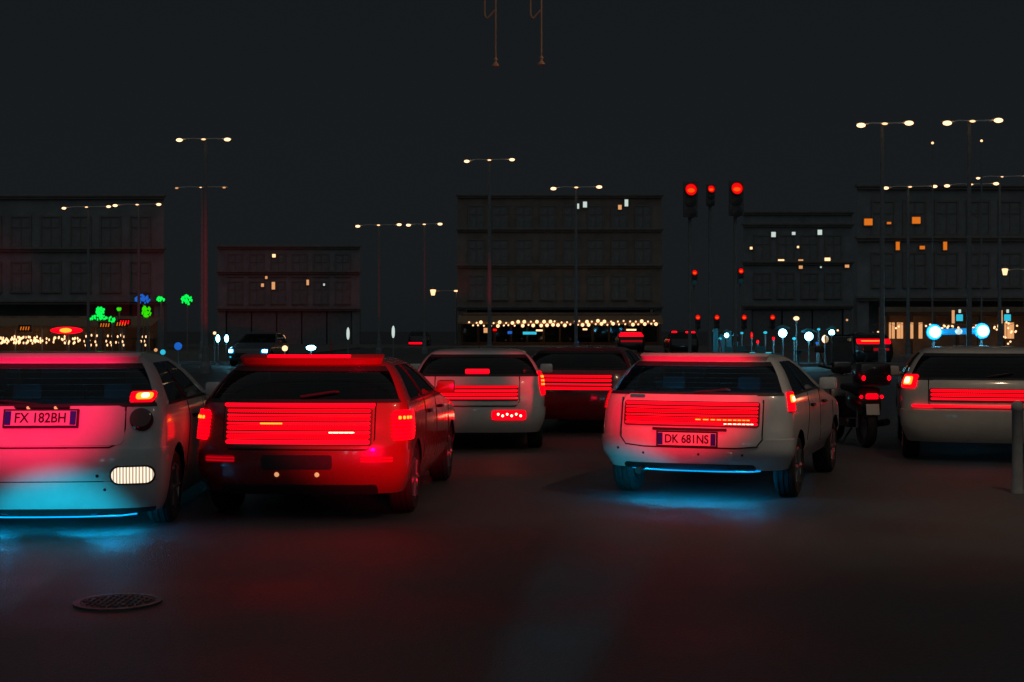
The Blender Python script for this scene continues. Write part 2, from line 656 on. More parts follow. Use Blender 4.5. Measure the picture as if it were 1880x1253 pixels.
        for i in range(len(zs) - 1):
            zm = (zs[i] + zs[i + 1]) / 2
            for j in range(n):
                j2 = (j + 1) % n
                qm = (qs[j] + qs[j2]) / 2
                a = abs(qm)
                if abs(qs[j] - qs[j2]) > 3:
                    a = 3.95
                if a > 3.9:
                    a = 3.95
                f = (idx[i, j], idx[i, j2], idx[i + 1, j2], idx[i + 1, j])
                r = None
                if s.zb < zm < s.zt:
                    if a < .735:
                        r = 'rear_window'
                    elif 1.10 < a < 1.93:
                        r = 'side_window.R2' if qm > 0 else 'side_window.L2'
                    elif 2.0 < a < 2.9:
                        r = 'side_window.R' if qm > 0 else 'side_window.L'
                    elif a > 3.22:
                        r = 'windscreen'
                if r:
                    panes[r].append(f)
                    continue
                if 1 <= a <= 3.2 and all(arch(vs[k]) < s.ra for k in f):
                    continue
                body.append(f)
        for i in range(len(zs)):
            for j in range(n):
                if .95 <= abs(qs[j]) <= 3.2:
                    v = vs[idx[i, j]]
                    for w in s.wy:
                        d = math.hypot(v.y - w, v.z - s.wheel_r)
                        if d < s.ra:
                            k = s.ra / max(d, 1e-4)
                            v.y = w + (v.y - w) * k
                            v.z = s.wheel_r + (v.z - s.wheel_r) * k
        body.append(tuple(idx[len(zs) - 1, j] for j in range(n)))
        me = s.compact('body', vs, body, True)
        s.body = link('body', me, s.paint, s.root)
        for nm, fl in panes.items():
            if fl:
                pv = [Vector(v) for v in vs]
                c = Vector((0, s.L * .45, (s.zb + s.zt) / 2))
                used = {k for f in fl for k in f}
                for k in used:
                    dv = (c - pv[k])
                    dv.z *= .3
                    pv[k] = pv[k] + dv.normalized() * .006
                link(nm.split('.')[0], s.compact('pane', pv, fl, True), gm, s.root)
        B().box((0, s.L / 2, low + .02), (s.W * 1.75, s.L - .5, .05)).put('underbody', M['under'], s.root)

    def compact(s, name, vs, fs, smooth):
        used = sorted({k for f in fs for k in f})
        mp = {k: i for i, k in enumerate(used)}
        return mesh(name, [vs[k] for k in used], [tuple(mp[k] for k in f) for f in fs], smooth)

    def patch(s, name, rows, m, off=.006, thick=.02, n=14, parent=None, smooth=True):
        """a panel that follows the car's skin; rows of (z, q0, q1)"""
        fr, bk = [], []
        for z, q0, q1 in rows:
            for j in range(n + 1):
                q = q0 + (q1 - q0) * j / n
                p = s.surf(q, z)
                nn = s.normal(q, z)
                fr.append(p + nn * off)
                bk.append(p + nn * (off - thick))
        k = n + 1
        R = len(rows)
        N = len(fr)
        vs = fr + bk
        fs = []
        for i in range(R - 1):
            for j in range(n):
                a = i * k + j
                fs.append((a, a + 1, a + k + 1, a + k))
                fs.append((N + a, N + a + k, N + a + k + 1, N + a + 1))
        loop = [j for j in range(k)] + [i * k + n for i in range(1, R)] + [(R - 1) * k + j for j in range(n - 1, -1, -1)] + [i * k for i in range(R - 2, 0, -1)]
        for i in range(len(loop)):
            a, b = loop[i], loop[(i + 1) % len(loop)]
            fs.append((a, b, N + b, N + a))
        me = mesh(name, vs, fs, smooth)
        try:
            me.set_sharp_from_angle(angle=math.radians(45))
        except Exception:
            pass
        return link(name, me, m, parent or s.root)

    def xrows(s, x0, x1, z0, z1, r=.02, n=9):
        rows = []
        for i in range(n):
            t = i / (n - 1)
            z = z0 + (z1 - z0) * (.5 - .5 * math.cos(t * PI))
            d = min(z - z0, z1 - z)
            ins = 0 if d >= r else r - math.sqrt(max(0, r * r - (r - d) ** 2))
            rows.append((z, s.q_of_x(x0 + ins, z), s.q_of_x(x1 - ins, z)))
        return rows

    def qrows(s, q0, q1, z0, z1, r=.02, n=9):
        rows = []
        for i in range(n):
            t = i / (n - 1)
            z = z0 + (z1 - z0) * (.5 - .5 * math.cos(t * PI))
            d = min(z - z0, z1 - z)
            ins = (0 if d >= r else r - math.sqrt(max(0, r * r - (r - d) ** 2))) * .9
            g = 1 if q1 > q0 else -1
            rows.append((z, q0 + ins * g, q1 - ins * g))
        return rows

    def seam(s, pts, r=.0045, m=None, name='seam', off=.002):
        P = []
        for a, b in zip(pts[:-1], pts[1:]):
            for i in range(8):
                t = i / 8
                x, z = a[0] + (b[0] - a[0]) * t, a[1] + (b[1] - a[1]) * t
                q = s.q_of_x(x, z)
                P.append(s.surf(q, z) + s.normal(q, z) * off)
        x, z = pts[-1]
        P.append(s.surf(s.q_of_x(x, z), z))
        return B().tube(P, r, 6).put(name, m or M['under'], s.root)

    def disc(s, name, x, z, r, m, h=.012, parent=None, dome=0.5):
        q = s.q_of_x(x, z)
        p = s.surf(q, z)
        nn = s.normal(q, z)
        rot = nn.to_track_quat('Z', 'Y').to_matrix().to_4x4()
        b = B().lathe([(r, -.03), (r, h * .4), (r * .86, h * .8), (r * .5, h), (r * .02, h * (1 + dome * .1))], n=24)
        me = b.me(name, True)
        me.transform(Matrix.Translation(p) @ rot)
        return link(name, me, m, parent or s.root)

    def plate(s, z, body, x=0.0, w=.52, h=.112):
        q = s.q_of_x(x, z)
        p = s.surf(q, z)
        nn = s.normal(q, z)
        up = Vector((0, 0, 1)) - nn * nn.z
        up.normalize()
        rt = up.cross(nn)
        mt = Matrix((rt, up, nn)).transposed().to_4x4()
        mt = Matrix.Translation(p + nn * .034) @ mt
        b = B().box((0, 0, 0), (w, h, .008), .003)
        me = b.me('number_plate')
        me.transform(mt)
        pl = link('number_plate', me, M['plate'], s.root)
        pl['label'] = 'white number plate with blue ends reading ' + body
        for sx in (-1, 1):
            me = B().box((sx * (w / 2 - .024), 0, .0046), (.044, h - .008, .004)).me('blue_band')
            me.transform(mt)
            link('blue_band', me, M['plateblue'], pl)
        text_mesh('character', body, .104, M['ink'], pl, mt @ Matrix.Translation((0, -.002, .0065)), .86)
        me = B().box((0, 0, -.018), (w + .03, h + .03, .022), .004).me('plate_holder')
        me.transform(mt)
        link('plate_holder', me, M['trim'], s.root)
        return pl

    def build_wheels(s):
        r = s.wheel_r
        wd = .19
        pr = [(r * .62, -wd / 2 + .01), (r * .9, -wd / 2), (r * .975, -wd / 2 + .02)]
        for g in (-.045, 0, .045):
            pr += [(r, g - .018), (r, g - .006), (r - .009, g - .004), (r - .009, g + .004), (r, g + .006), (r, g + .018)]
        pr += [(r * .975, wd / 2 - .02), (r * .9, wd / 2), (r * .62, wd / 2 - .01)]
        tyre = B().lathe(pr, axis='X', n=36, closed=True).me('tyre', True)
        rb = B().lathe([(r * .64, .05), (r * .64, .085), (r * .58, .09), (r * .56, .055), (r * .1, .05)], axis='X', n=28)
        rb.lathe([(.045, .05), (.05, .085), (.03, .095)], axis='X', n=12)
        for k in range(6):
            a = 2 * PI * k / 6
            rb.tube([(.075, .03 * math.cos(a), .03 * math.sin(a)), (.08, r * .6 * math.cos(a), r * .6 * math.sin(a))], .024, 6)
        rim = rb.me('rim', True)
        for sx in (-1, 1):
            for w in s.wy:
                c = Vector((sx * (s.W - .115), w, r))
                t = link('wheel', tyre, M['rubber'], s.root, c, 0 if sx > 0 else PI)
                link('rim', rim, M['rim'], t)
                b = B()
                k = 14
                pts = []
                for i in range(k + 1):
                    a = PI * i / k
                    pts.append((s.ra * 1.01 * math.cos(a), s.ra * 1.01 * math.sin(a)))
                vs, fs = [], []
                for (yy, zz) in pts:
                    vs.append((sx * (s.W * .985 - .012), w + yy, r + zz))
                    vs.append((sx * (s.W - .34), w + yy, r + zz))
                for i in range(k):
                    fs.append((2 * i, 2 * i + 1, 2 * i + 3, 2 * i + 2))
                link('wheel_arch_liner', mesh('wheel_arch_liner', vs, fs, True), M['under'], s.root)

    def build_inside(s):
        zb = s.zb
        yy = s.L * .48
        for sx in (-1, 1):
            b = B()
            b.box((sx * .36, yy, zb - .22), (.46, .16, .62), .05, rx=-.2)
            b.box((sx * .36, yy - .10, zb + .16), (.24, .09, .17), .035, rx=-.15)
            b.box((sx * .36, yy + .25, zb - .45), (.46, .5, .14), .04)
            b.put('front_seat', M['seat'], s.root, smooth=True)
        b = B()
        b.box((0, yy - .85, zb - .25), (1.2, .16, .5), .05, rx=-.25)
        for x in (-.36, .36):
            b.box((x, yy - .95, zb + .07), (.22, .07, .12), .03, rx=-.2)
        b.put('rear_seat', M['seat'], s.root, smooth=True)
        b = B()
        b.box((0, s.L - 1.75, zb - .16), (1.3, .4, .26), .06)
        b.put('dashboard', M['seat'], s.root, smooth=True)
        for sx in (-1, 1):
            b = B()
            b.box((sx * (s.W + .07), s.L - 1.85, zb + .04), (.17, .09, .12), .03)
            b.tube([(sx * (s.W - .04), s.L - 1.83, zb + .0), (sx * (s.W + .05), s.L - 1.84, zb + .02)], .02)
            b.put('door_mirror', s.paint, s.root, smooth=True)


def spot(name, loc, target, energy, col, size, blend=.6, rad=.05, parent=None):
    l = bpy.data.lights.new(name, 'SPOT')
    l.energy = energy
    l.color = col
    l.spot_size = math.radians(size)
    l.spot_blend = blend
    l.shadow_soft_size = rad
    o = bpy.data.objects.new(name, l)
    COL.objects.link(o)
    d = Vector(target) - Vector(loc)
    if parent:
        o.parent = parent
        bpy.context.view_layer.update()
        o.matrix_parent_inverse = parent.matrix_world.inverted()
    o.location = loc
    o.rotation_euler = d.to_track_quat('-Z', 'Y').to_euler()
    return o


def place(px, d):
    return Vector(((px - 940) / FOC * d, d, 0))


# ---- A: white hatchback at the left edge, seen from behind
A = Car(place(72, 10.45), math.radians(3), 'white hatchback seen from behind at the left edge, red and cyan light on its tail', W=.88, H=1.34, L=4.0, low=.16, p=3.2)
A.patch('bumper', A.qrows(-1.02, 1.02, .165, .63, .05), M['white'], .016, .03, 40)
A.patch('tailgate', A.xrows(-.60, .60, .66, .945, .05), M['white'], .010, .02, 20)
A.seam([(.60, .94), (.605, .78), (.57, .68), (.5, .645), (-.5, .645), (-.57, .68), (-.605, .78), (-.60, .94)], .006, off=.004)
A.seam([(.82, .40), (-.82, .40)], .004, name='bumper_crease', off=.016)
A.patch('bumper_lip', A.qrows(-.8, .8, .165, .2, .01, 5), M['trim'], .022, .02, 24)
for sx in (-1, 1):
    lm = A.patch('tail_lamp', A.xrows(sx * .70 - .085, sx * .70 + .085, .975, 1.045, .025), M['red_lens'], .014, .03, 8)
    A.patch('bulb', A.xrows(sx * .70 + sx * .01 - .055, sx * .70 + sx * .01 + .055, .985, 1.03, .02), M['amber'], .022, .02, 8, lm)
    A.patch('filament', A.xrows(sx * .715 - .025, sx * .715 + .025, .993, 1.022, .014), M['amber_core'], .027, .02, 6, lm)
    A.disc('round_reflector', sx * .715, .845, .088, M['lens_dark'], .02)
    A.disc('parking_sensor', sx * .42, .44, .014, M['trim'], .024)
    A.disc('parking_sensor', sx * .47, .34, .012, M['trim'], .024)
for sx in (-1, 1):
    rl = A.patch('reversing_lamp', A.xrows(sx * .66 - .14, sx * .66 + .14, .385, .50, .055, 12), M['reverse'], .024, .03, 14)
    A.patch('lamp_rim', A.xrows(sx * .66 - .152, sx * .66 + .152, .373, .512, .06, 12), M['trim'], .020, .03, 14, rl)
A.plate(.855, 'FX 182BH')
A.patch('plate_lamp', A.xrows(-.2, .2, .925, .945, .006, 5), M['trim'], .04, .035, 8)
for sx in (-.1, .1):
    A.disc('plate_light', sx, .926, .012, M['warm_soft'], .045)
A.patch('spoiler', A.xrows(-.60, .60, 1.265, 1.29, .01, 5), M['white'], .05, .05, 14)
A.seam([(-.02, .955), (-.34, .985)], .009, M['trim'], 'wiper', .012)
B().tube([(-.55, .30, .165), (-.2, .12, .15), (.35, .10, .155), (.42, .3, .165)], .022).put('exhaust_pipe', M['iron'], A.root)
B().lathe([(.034, -.08), (.034, .04), (.028, .04), (.028, -.07)], (-.52, .02, .15), 'Y', 16).put('tow_eye', M['iron'], A.root)

# ---- C: white hatchback right of centre
C = Car(place(1266, 12.5), math.radians(-20), 'white hatchback with plate DK 681NS, seen from behind right of centre', W=.86, H=1.30, L=3.9, low=.29, p=2.9)
C.patch('bumper', C.qrows(-1.02, 1.02, .295, .56, .04), M['white'], .018, .03, 40)
C.patch('tailgate', C.xrows(-.62, .62, .49, .93, .06), M['white'], .026, .03, 24)
C.seam([(-.625, .9), (-.625, .56), (-.58, .50), (-.4, .483), (.4, .483), (.58, .50), (.625, .56), (.625, .9)], .007, off=.022)
C.patch('diffuser', C.xrows(-.62, .56, .29, .345, .03, 7), M['trim'], .024, .02, 20)
for x, z in ((-.42, .43), (.08, .43), (.46, .43), (-.66, .46)):
    C.disc('parking_sensor', x, z, .013, M['trim'], .022)
C.disc('towing_cover', .35, .425, .036, M['white'], .0215)
C.plate(.555, 'DK 681NS', -.02)
C.patch('handle_bar', C.xrows(-.33, .33, .622, .642, .008, 5), M['trim'], .036, .03, 12)
C.patch('badge', C.xrows(-.56, -.42, .90, .925, .006, 5), M['chrome'], .030, .02, 6)
C.seam([(.02, .955), (.33, .985)], .009, M['trim'], 'wiper', .014)
C.patch('spoiler', C.xrows(-.58, .58, 1.232, 1.255, .01, 5), M['white'], .05, .05, 14)
for sx in (-1, 1):
    lm = C.patch('tail_lamp', C.qrows(sx * .80, sx * 1.03, .80, .965, .03), M['red_lens'] if sx > 0 else M['red_dim'], .014, .03, 10)
    if sx > 0:
        C.patch('bulb', C.qrows(.86, .99, .875, .935, .02), M['amber'], .02, .02, 8, lm)
        C.patch('filament', C.qrows(.91, .97, .885, .92, .012), M['amber_core'], .026, .02, 6, lm)
C.led_panel('lamp_panel', -.60, .60, .655, .875, [(-.585, .585, .855, .020, 'red_glow'), (-.585, .585, .822, .012, 'red_glow'), (-.585, .585, .79, .026, 'red_lens_v'), (-.585, .585, .757, .010, 'red_glow'), (-.585, .585, .722, .034, 'red_lens_v'), (-.585, .585, .682, .022, 'red_glow'), (.05, .52, .722, .010, 'led_or'), (.30, .55, .682, .008, 'amber_core')], .034)
B().lathe([(.03, -.1), (.03, .05), (.025, .05), (.025, -.08)], (-.45, .03, .27), 'Y', 16).put('exhaust_pipe', M['iron'], C.root)

for cc, w_, z_ in ((A, .66, .160), (C, .58, .30)):
    lo_ = z_ - .03
    B().tube([(-w_, .24, lo_), (-w_ * .85, .13, lo_), (-w_ * .4, .075, lo_), (0, .065, lo_), (w_ * .4, .075, lo_), (w_ * .85, .13, lo_), (w_, .24, lo_)], .006, 8).put('light_strip', M['strip'], cc.root, smooth=True)
    B().tube([(-w_, .30, z_), (-w_ * .8, .16, z_), (0, .12, z_), (w_ * .8, .16, z_), (w_, .30, z_)], .011, 8).put('underglow_tube', M['underglow'], cc.root)

# ---- D: cream car at the right edge
D = Car(place(1812, 16.0), math.radians(-14), 'cream hatchback cut by the right edge, tail lamp glowing orange white', W=.92, H=1.32, L=4.1, low=.24, p=3.0, paint='cream')
D.patch('bumper', D.qrows(-1.02, 1.02, .245, .60, .05), M['cream'], .018, .03, 40)
D.patch('tailgate', D.xrows(-.62, .62, .64, .935, .05), M['cream'], .012, .02, 20)
D.seam([(-.625, .95), (-.625, .68), (-.57, .63), (.57, .63), (.625, .68), (.625, .95)], .006, off=.006)
for sx in (-1, 1):
    lm = D.patch('tail_lamp', D.qrows(sx * .56, sx * 1.02, .845, .995, .03), M['red_lens'], .014, .03, 12)
    D.patch('bulb', D.qrows(sx * .64, sx * .86, .88, .965, .03), M['amber'], .02, .02, 8, lm)
    D.patch('filament', D.qrows(sx * .69, sx * .80, .895, .95, .022), M['amber_core'], .027, .02, 6, lm)
D.led_panel('lamp_panel', -.62, .62, .69, .84, [(-.6, .6, .815, .03, 'red_lens_v'), (-.6, .6, .77, .034, 'red_lens_v'), (-.6, .6, .725, .022, 'red_glow')], .028)
D.patch('bumper_light', D.xrows(-.80, .80, .63, .655, .008, 5), M['red_glow'], .030, .02, 24)
D.seam([(0, .97), (.3, 1.02)], .009, M['trim'], 'wiper', .014)

# ---- B: red car with its lamps on in the gap between the white ones
Bc = Car(place(545, 11.2), math.radians(-4), 'red hatchback with wide lit tail lamps between the two white cars', W=.86, H=1.29, L=4.0, low=.22, p=3.0, paint='red')
Bc.patch('bumper', Bc.qrows(-1.02, 1.02, .225, .56, .05), M['red'], .016, .03, 40)
Bc.patch('tailgate', Bc.xrows(-.60, .60, .58, .93, .05), M['red'], .010, .02, 20)
Bc.seam([(-.605, .95), (-.605, .65), (-.55, .57), (.55, .57), (.605, .65), (.605, .95)], .006, off=.004)
Bc.patch('diffuser', Bc.xrows(-.62, .62, .225, .30, .02, 6), M['trim'], .024, .02, 20)
for sx in (-1, 1):
    lm = Bc.patch('tail_lamp', Bc.qrows(sx * .58, sx * 1.05, .64, .87, .05, 12), M['red_lens'], .02, .03, 14)
    for k in range(4):
        Bc.patch('led', Bc.qrows(sx * (.66 + .07 * k), sx * (.70 + .07 * k), .80, .825, .01, 4), M['led_or'], .026, .01, 3, lm)
    Bc.patch('bumper_reflector', Bc.xrows(sx * .62 - .12, sx * .62 + .12, .47, .52, .012, 6), M['red_dim'], .026, .02, 8)
Bc.led_panel('lamp_panel', -.585, .585, .60, .885, [(-.57, .57, .866, .022, 'red_lens_v'), (-.57, .57, .834, .012, 'red_glow'), (-.57, .57, .805, .028, 'red_lens_v'), (-.57, .57, .770, .014, 'red_glow'), (-.57, .57, .738, .034, 'red_lens_v'), (-.57, .57, .700, .016, 'red_glow'), (-.57, .57, .665, .036, 'red_lens_v'), (-.57, .57, .625, .026, 'red_glow'), (-.30, -.12, .770, .012, 'led_or'), (.25, .45, .70, .010, 'amber_core')], .024)
Bc.patch('upper_light_bar', Bc.xrows(-.60, .60, .9, .922, .008, 7), M['red_glow'], .024, .02, 30)
Bc.patch('plate_recess', Bc.xrows(-.28, .28, .42, .53, .02, 6), M['trim'], .026, .02, 14)
sp = Bc.patch('spoiler', Bc.xrows(-.58, .58, 1.222, 1.248, .01, 5), M['red'], .07, .06, 14)
Bc.patch('brake_strip', Bc.xrows(-.34, .34, 1.228, 1.242, .005, 4), M['red_glow'], .075, .02, 14, sp)
for sx in (-.16, .16):
    Bc.disc('plate_light', sx, .38, .02, M['warm_soft'], .03)
Bc.seam([(0, .975), (.3, 1.02)], .009, M['trim'], 'wiper', .014)

# ---- E: white car further off, its lamps studded with LEDs
E = Car(place(876, 17.6), math.radians(0), 'white car further back with dotted LED tail lamps, right of the red car', W=.84, H=1.27, L=4.0, low=.24, p=3.0)
E.patch('bumper', E.qrows(-1.02, 1.02, .245, .55, .05), M['white'], .016, .03, 40)
E.patch('tailgate', E.xrows(-.52, .52, .58, .925, .05), M['white'], .010, .02, 20)
E.seam([(-.525, .93), (-.525, .63), (-.47, .565), (.47, .565), (.525, .63), (.525, .93)], .006, off=.004)
for sx in (-1, 1):
    rows = [(z, sx * (.70 + .10 * (t)), sx * (.90 + .10 * t)) for z, t in zip(np.linspace(.70, .99, 9), [.5, .3, .15, .05, 0, .05, .2, .4, .7])]
    lm = E.patch('tail_lamp', rows, M['red_lens'], .016, .03, 8)
    for k in range(9):
        z = .83 + .045 * (k // 3)
        q = sx * (.76 + .055 * (k % 3) + .012 * (k // 3))
        E.patch('led', E.qrows(q - .012, q + .012, z - .012, z + .012, .008, 4), M['led_or'], .022, .01, 3, lm)
E.led_panel('lamp_panel', -.51, .51, .63, .82, [(-.5, .5, .80, .026, 'red_lens_v'), (-.5, .5, .755, .02, 'red_glow'), (-.5, .5, .71, .034, 'red_lens_v'), (-.5, .5, .66, .022, 'red_glow')], .024)
bl = E.patch('brake_strip', E.xrows(-.15, .15, .965, 1.01, .012, 5), M['red_glow'], .02, .02, 12)
E.patch('bumper_light', E.xrows(.18, .60, .40, .52, .03, 7), M['red_lens'], .024, .02, 12)
for k in range(6):
    E.disc('led', .26 + .055 * k, .47 - .02 * (k % 2), .018, M['amber_core'], .028)

# ---- F: dark red car half hidden between E and C
Fc = Car(place(1052, 20.5), math.radians(-12), 'dark red car half hidden behind the white hatchback, lamp lines lit', W=.84, H=1.27, L=4.0, low=.22, p=3.0, paint='red')
Fc.patch('bumper', Fc.qrows(-1.02, 1.02, .225, .56, .05), M['red'], .016, .03, 30)
Fc.patch('tailgate', Fc.xrows(-.58, .58, .58, .925, .05), M['red'], .010, .02, 16)
Fc.led_panel('lamp_panel', -.57, .57, .60, .86, [(-.55, .55, .835, .03, 'red_lens_v'), (-.55, .55, .78, .036, 'red_lens_v'), (-.55, .55, .72, .02, 'red_glow'), (-.55, .55, .66, .04, 'red_lens_v')], .024)
for sx in (-1, 1):
    Fc.patch('tail_lamp', Fc.qrows(sx * .66, sx * 1.03, .66, .90, .05, 9), M['red_lens'], .02, .03, 10)

# ---- dark cars in the distance
def far_car(px, d, yaw, label, lamps, paint='black', H=1.4, name='car'):
    c = Car(place(px, d), math.radians(yaw), label, W=.86, H=H, L=4.1, paint=paint, name=name, group='dark cars down the road')
    c.patch('bumper', c.qrows(-1.0, 1.0, .205, .58, .05), M[paint], .012, .02, 20)
    for kind, a, b, z0, z1 in lamps:
        c.patch('light_bar' if b - a > .6 else 'tail_lamp', c.xrows(a, b, z0, z1, min(.03, (z1 - z0) / 2.1), 6), M[kind], .02, .02, 12)
    return c


far_car(1607, 60, 3, 'dark car far off with one wide glowing red light bar, above the scooter', [('red_lens', -.72, .72, .90, 1.10), ('led_or', -.55, .45, 1.0, 1.03), ('red_dim', -.5, .6, .62, .72)])
far_car(1160, 92, 0, 'dark car far off in front of the bulb-lit shop, long red tail bar', [('red_glow', -.80, .80, 1.05, 1.30), ('red_dim', -.7, .7, .7, .8)])
far_car(1257, 84, 0, 'dark car far off right of the bulb-lit shop with two red tail lamps', [('red_glow', -.75, -.4, 1.42 - .1, 1.40), ('red_glow', .1, .8, 1.3, 1.38)], H=1.5)
far_car(768, 120, 0, 'small dark car far off left of the bulb-lit shop with a thin red bar', [('red_glow', -.8, .3, .28, .42), ('blue_led', .35, .6, .3, .4)])

# car facing the camera with blue-white headlamps
Hc = Car(place(466, 58), math.radians(176), 'dark car facing the camera far off with blazing blue white headlamps', W=.86, H=1.42, L=4.1, paint='grey', group='dark cars down the road')
Hc.root.location += Vector((0, 4.1, 0))
for sx in (-1, 1):
    h = Hc.patch('head_lamp', Hc.qrows(sx * 3.30, sx * 3.62, .53, .70, .05), M['blue_halo'], .03, .03, 8)
    Hc.patch('bulb', Hc.qrows(sx * 3.34, sx * 3.58, .57, .67, .04), M['blue_core'], .045, .02, 8, h)
    Hc.patch('fog_lamp', Hc.qrows(sx * 3.36, sx * 3.46, .36, .42, .03, 5), M['cyan'], .03, .03, 5)
Hc.patch('grille', Hc.qrows(3.7, 4.0, .40, .55, .02, 5), M['trim'], .02, .02, 8)

# ---- passing traffic that stands beside and behind the camera, lighting the scene with its lamps
N1 = Car(Vector((-2.1, -9.2, 0)), 0, 'grey car behind the viewer with blue white headlamps on', W=.86, H=1.4, L=4.1, paint='grey')
h1 = N1.patch('head_lamp', N1.qrows(-3.30, -3.62, .56, .72, .05), M['blue_core'], .03, .03, 8)
h2 = N1.patch('head_lamp', N1.qrows(3.30, 3.62, .56, .72, .05), M['blue_core'], .03, .03, 8)
spot('headlamp_beam', (-2.7, -4.9, .64), (-3.35, 10.4, -.16), 17000, (.0, .44, .66), 5.4, .7, .05, N1.root)
spot('headlamp_beam', (-1.5, -4.9, .64), (0.98, 12.2, .02), 9500, (.0, .40, .56), 3.8, .7, .05, N1.root)
N2 = Car(Vector((2.2, -2.6, 0)), PI, 'black car behind the viewer, red brake lamps shining up the road', W=.86, H=1.4, L=4.1, paint='black')
for sx in (-1, 1):
    N2.patch('brake_lamp', N2.qrows(sx * .6, sx * 1.0, .72, .9, .05), M['red_lens'], .02, .03, 10)
spot('brake_lamp_glow', (1.55, -2.5, .85), (-3.55, 10.4, 1.20), 17000, (1, .0, .075), 7, .7, .1, N2.root)
spot('brake_lamp_glow', (2.85, -2.5, .85), (1.45, 12.4, 1.14), 21000, (1, .0, .03), 6.4, .6, .1, N2.root)
spot('brake_lamp_glow', (2.2, -2.5, 1.2), (-1.0, 12, 1.35), 19000, (1, .0, .03), 11, .8, .1, N2.root)

# ---- scooter between the white and cream cars
SC = empty('scooter', place(1606, 18.0), 'dark scooter with top box between the white and cream cars', 'scooter', None, math.radians(6))
r = .26
tp = [(r * .6, -.05), (r * .9, -.06), (r * .99, -.03), (r, 0), (r * .99, .03), (r * .9, .06), (r * .6, .05)]
for y in (0.30, 1.52):
    w = B().lathe(tp, axis='X', n=28, closed=True).put('wheel', M['rubber'], SC, (0, y, r), True)
    B().lathe([(r * .62, -.03), (r * .62, .03), (.03, .035), (.02, -.03)], axis='X', n=20).put('rim', M['rim'], w, None, True)
b = B()
b.box((0, .42, .58), (.30, .62, .24), .08, rx=.15)
b.box((0, .85, .30), (.34, .55, .12), .04)
b.box((0, 1.20, .62), (.36, .10, .60), .05, rx=-.25)
b.put('body', M['black'], SC, smooth=True)
B().box((0, .55, .745), (.30, .72, .09), .04, rx=.05).put('seat', M['seat'], SC, smooth=True)
B().box((0, .26, .46), (.17, .30, .04), .015, rx=.5).put('mudguard', M['trim'], SC, smooth=True)
tl = B().box((0, .10, .665), (.16, .05, .07), .02).put('tail_lamp', M['red_lens'], SC, smooth=True)
for sx in (-1, 1):
    B().ball((sx * .135, .115, .66), .024).put('indicator', M['red_glow'], SC)
    B().tube([(sx * .12, .30, .26), (sx * .13, .25, .55)], .022).put('shock_absorber', M['chrome'], SC)
B().box((0, .07, .50), (.17, .012, .14), .004, rx=-.2).put('number_plate', M['plate'], SC)
tb = B().box((0, .12, .95), (.42, .36, .30), .07).put('top_box', M['black'], SC, smooth=True)
for sx in (-1, 1):
    B().ball((sx * .165, -.055, .905), .026, (1, .5, 1.3)).put('reflector', M['red_glow'], tb)
B().tube([(-.36, 1.12, 1.03), (-.15, 1.22, .99), (.15, 1.22, .99), (.36, 1.12, 1.03)], .016).put('handlebar', M['trim'], SC)
for sx in (-1, 1):
    b = B()
    b.tube([(sx * .27, 1.15, 1.02), (sx * .33, 1.16, 1.2)], .008)
    b.box((sx * .34, 1.15, 1.25), (.13, .025, .09), .02)
    b.put('mirror', M['trim'], SC, smooth=True)
B().box((0, 1.27, 1.0), (.26, .16, .16), .05).put('headlamp_cowl', M['black'], SC, smooth=True)
B().box((0, 1.30, 1.24), (.40, .02, .42), .03, rx=-.3).put('windshield', M['glass'], SC)
B().tube([(0, 1.52, .26), (0, 1.24, .92)], .03).put('fork', M['chrome'], SC)
B().tube([(.16, .55, .28), (.2, .1, .34)], .045, 10).put('exhaust', M['iron'], SC)
B().tube([(-.02, .8, .22), (-.18, .74, .02)], .014).put('side_stand', M['trim'], SC)

# bollard by the right edge
b = B().lathe([(.06, 0), (.06, .02), (.05, .04), (.05, .76), (.058, .77), (.058, .81), (.045, .84), (.01, .86)], n=20)
tag(b.put('bollard', M['post'], None, place(1868, 13.2), True), 'dark iron bollard by the right edge of the picture', 'bollard')

# manhole in the road, foreground left
mh = empty('manhole_cover', Vector((-2.19, 7.9, 0)), 'round cast iron manhole cover in the road, lower left', 'manhole cover')
B().lathe([(.24, .0), (.24, .012), (.205, .012), (.2, .004), (.2, 0)], n=48).put('frame', M['lid'], mh)
B().lathe([(.195, 0), (.195, .010), (.01, .010)], n=48).put('lid', M['lid'], mh)
st = B().box((0, 0, .014), (.028, .012, .009), .002).me('stud')
for i in range(-5, 6):
    for j in range(-5, 6):
        if math.hypot(i, j) < 5.2:
            link('stud', st, M['lid'], mh, (i * .034, j * .034, 0), (PI / 2 if (i + j) % 2 else 0))


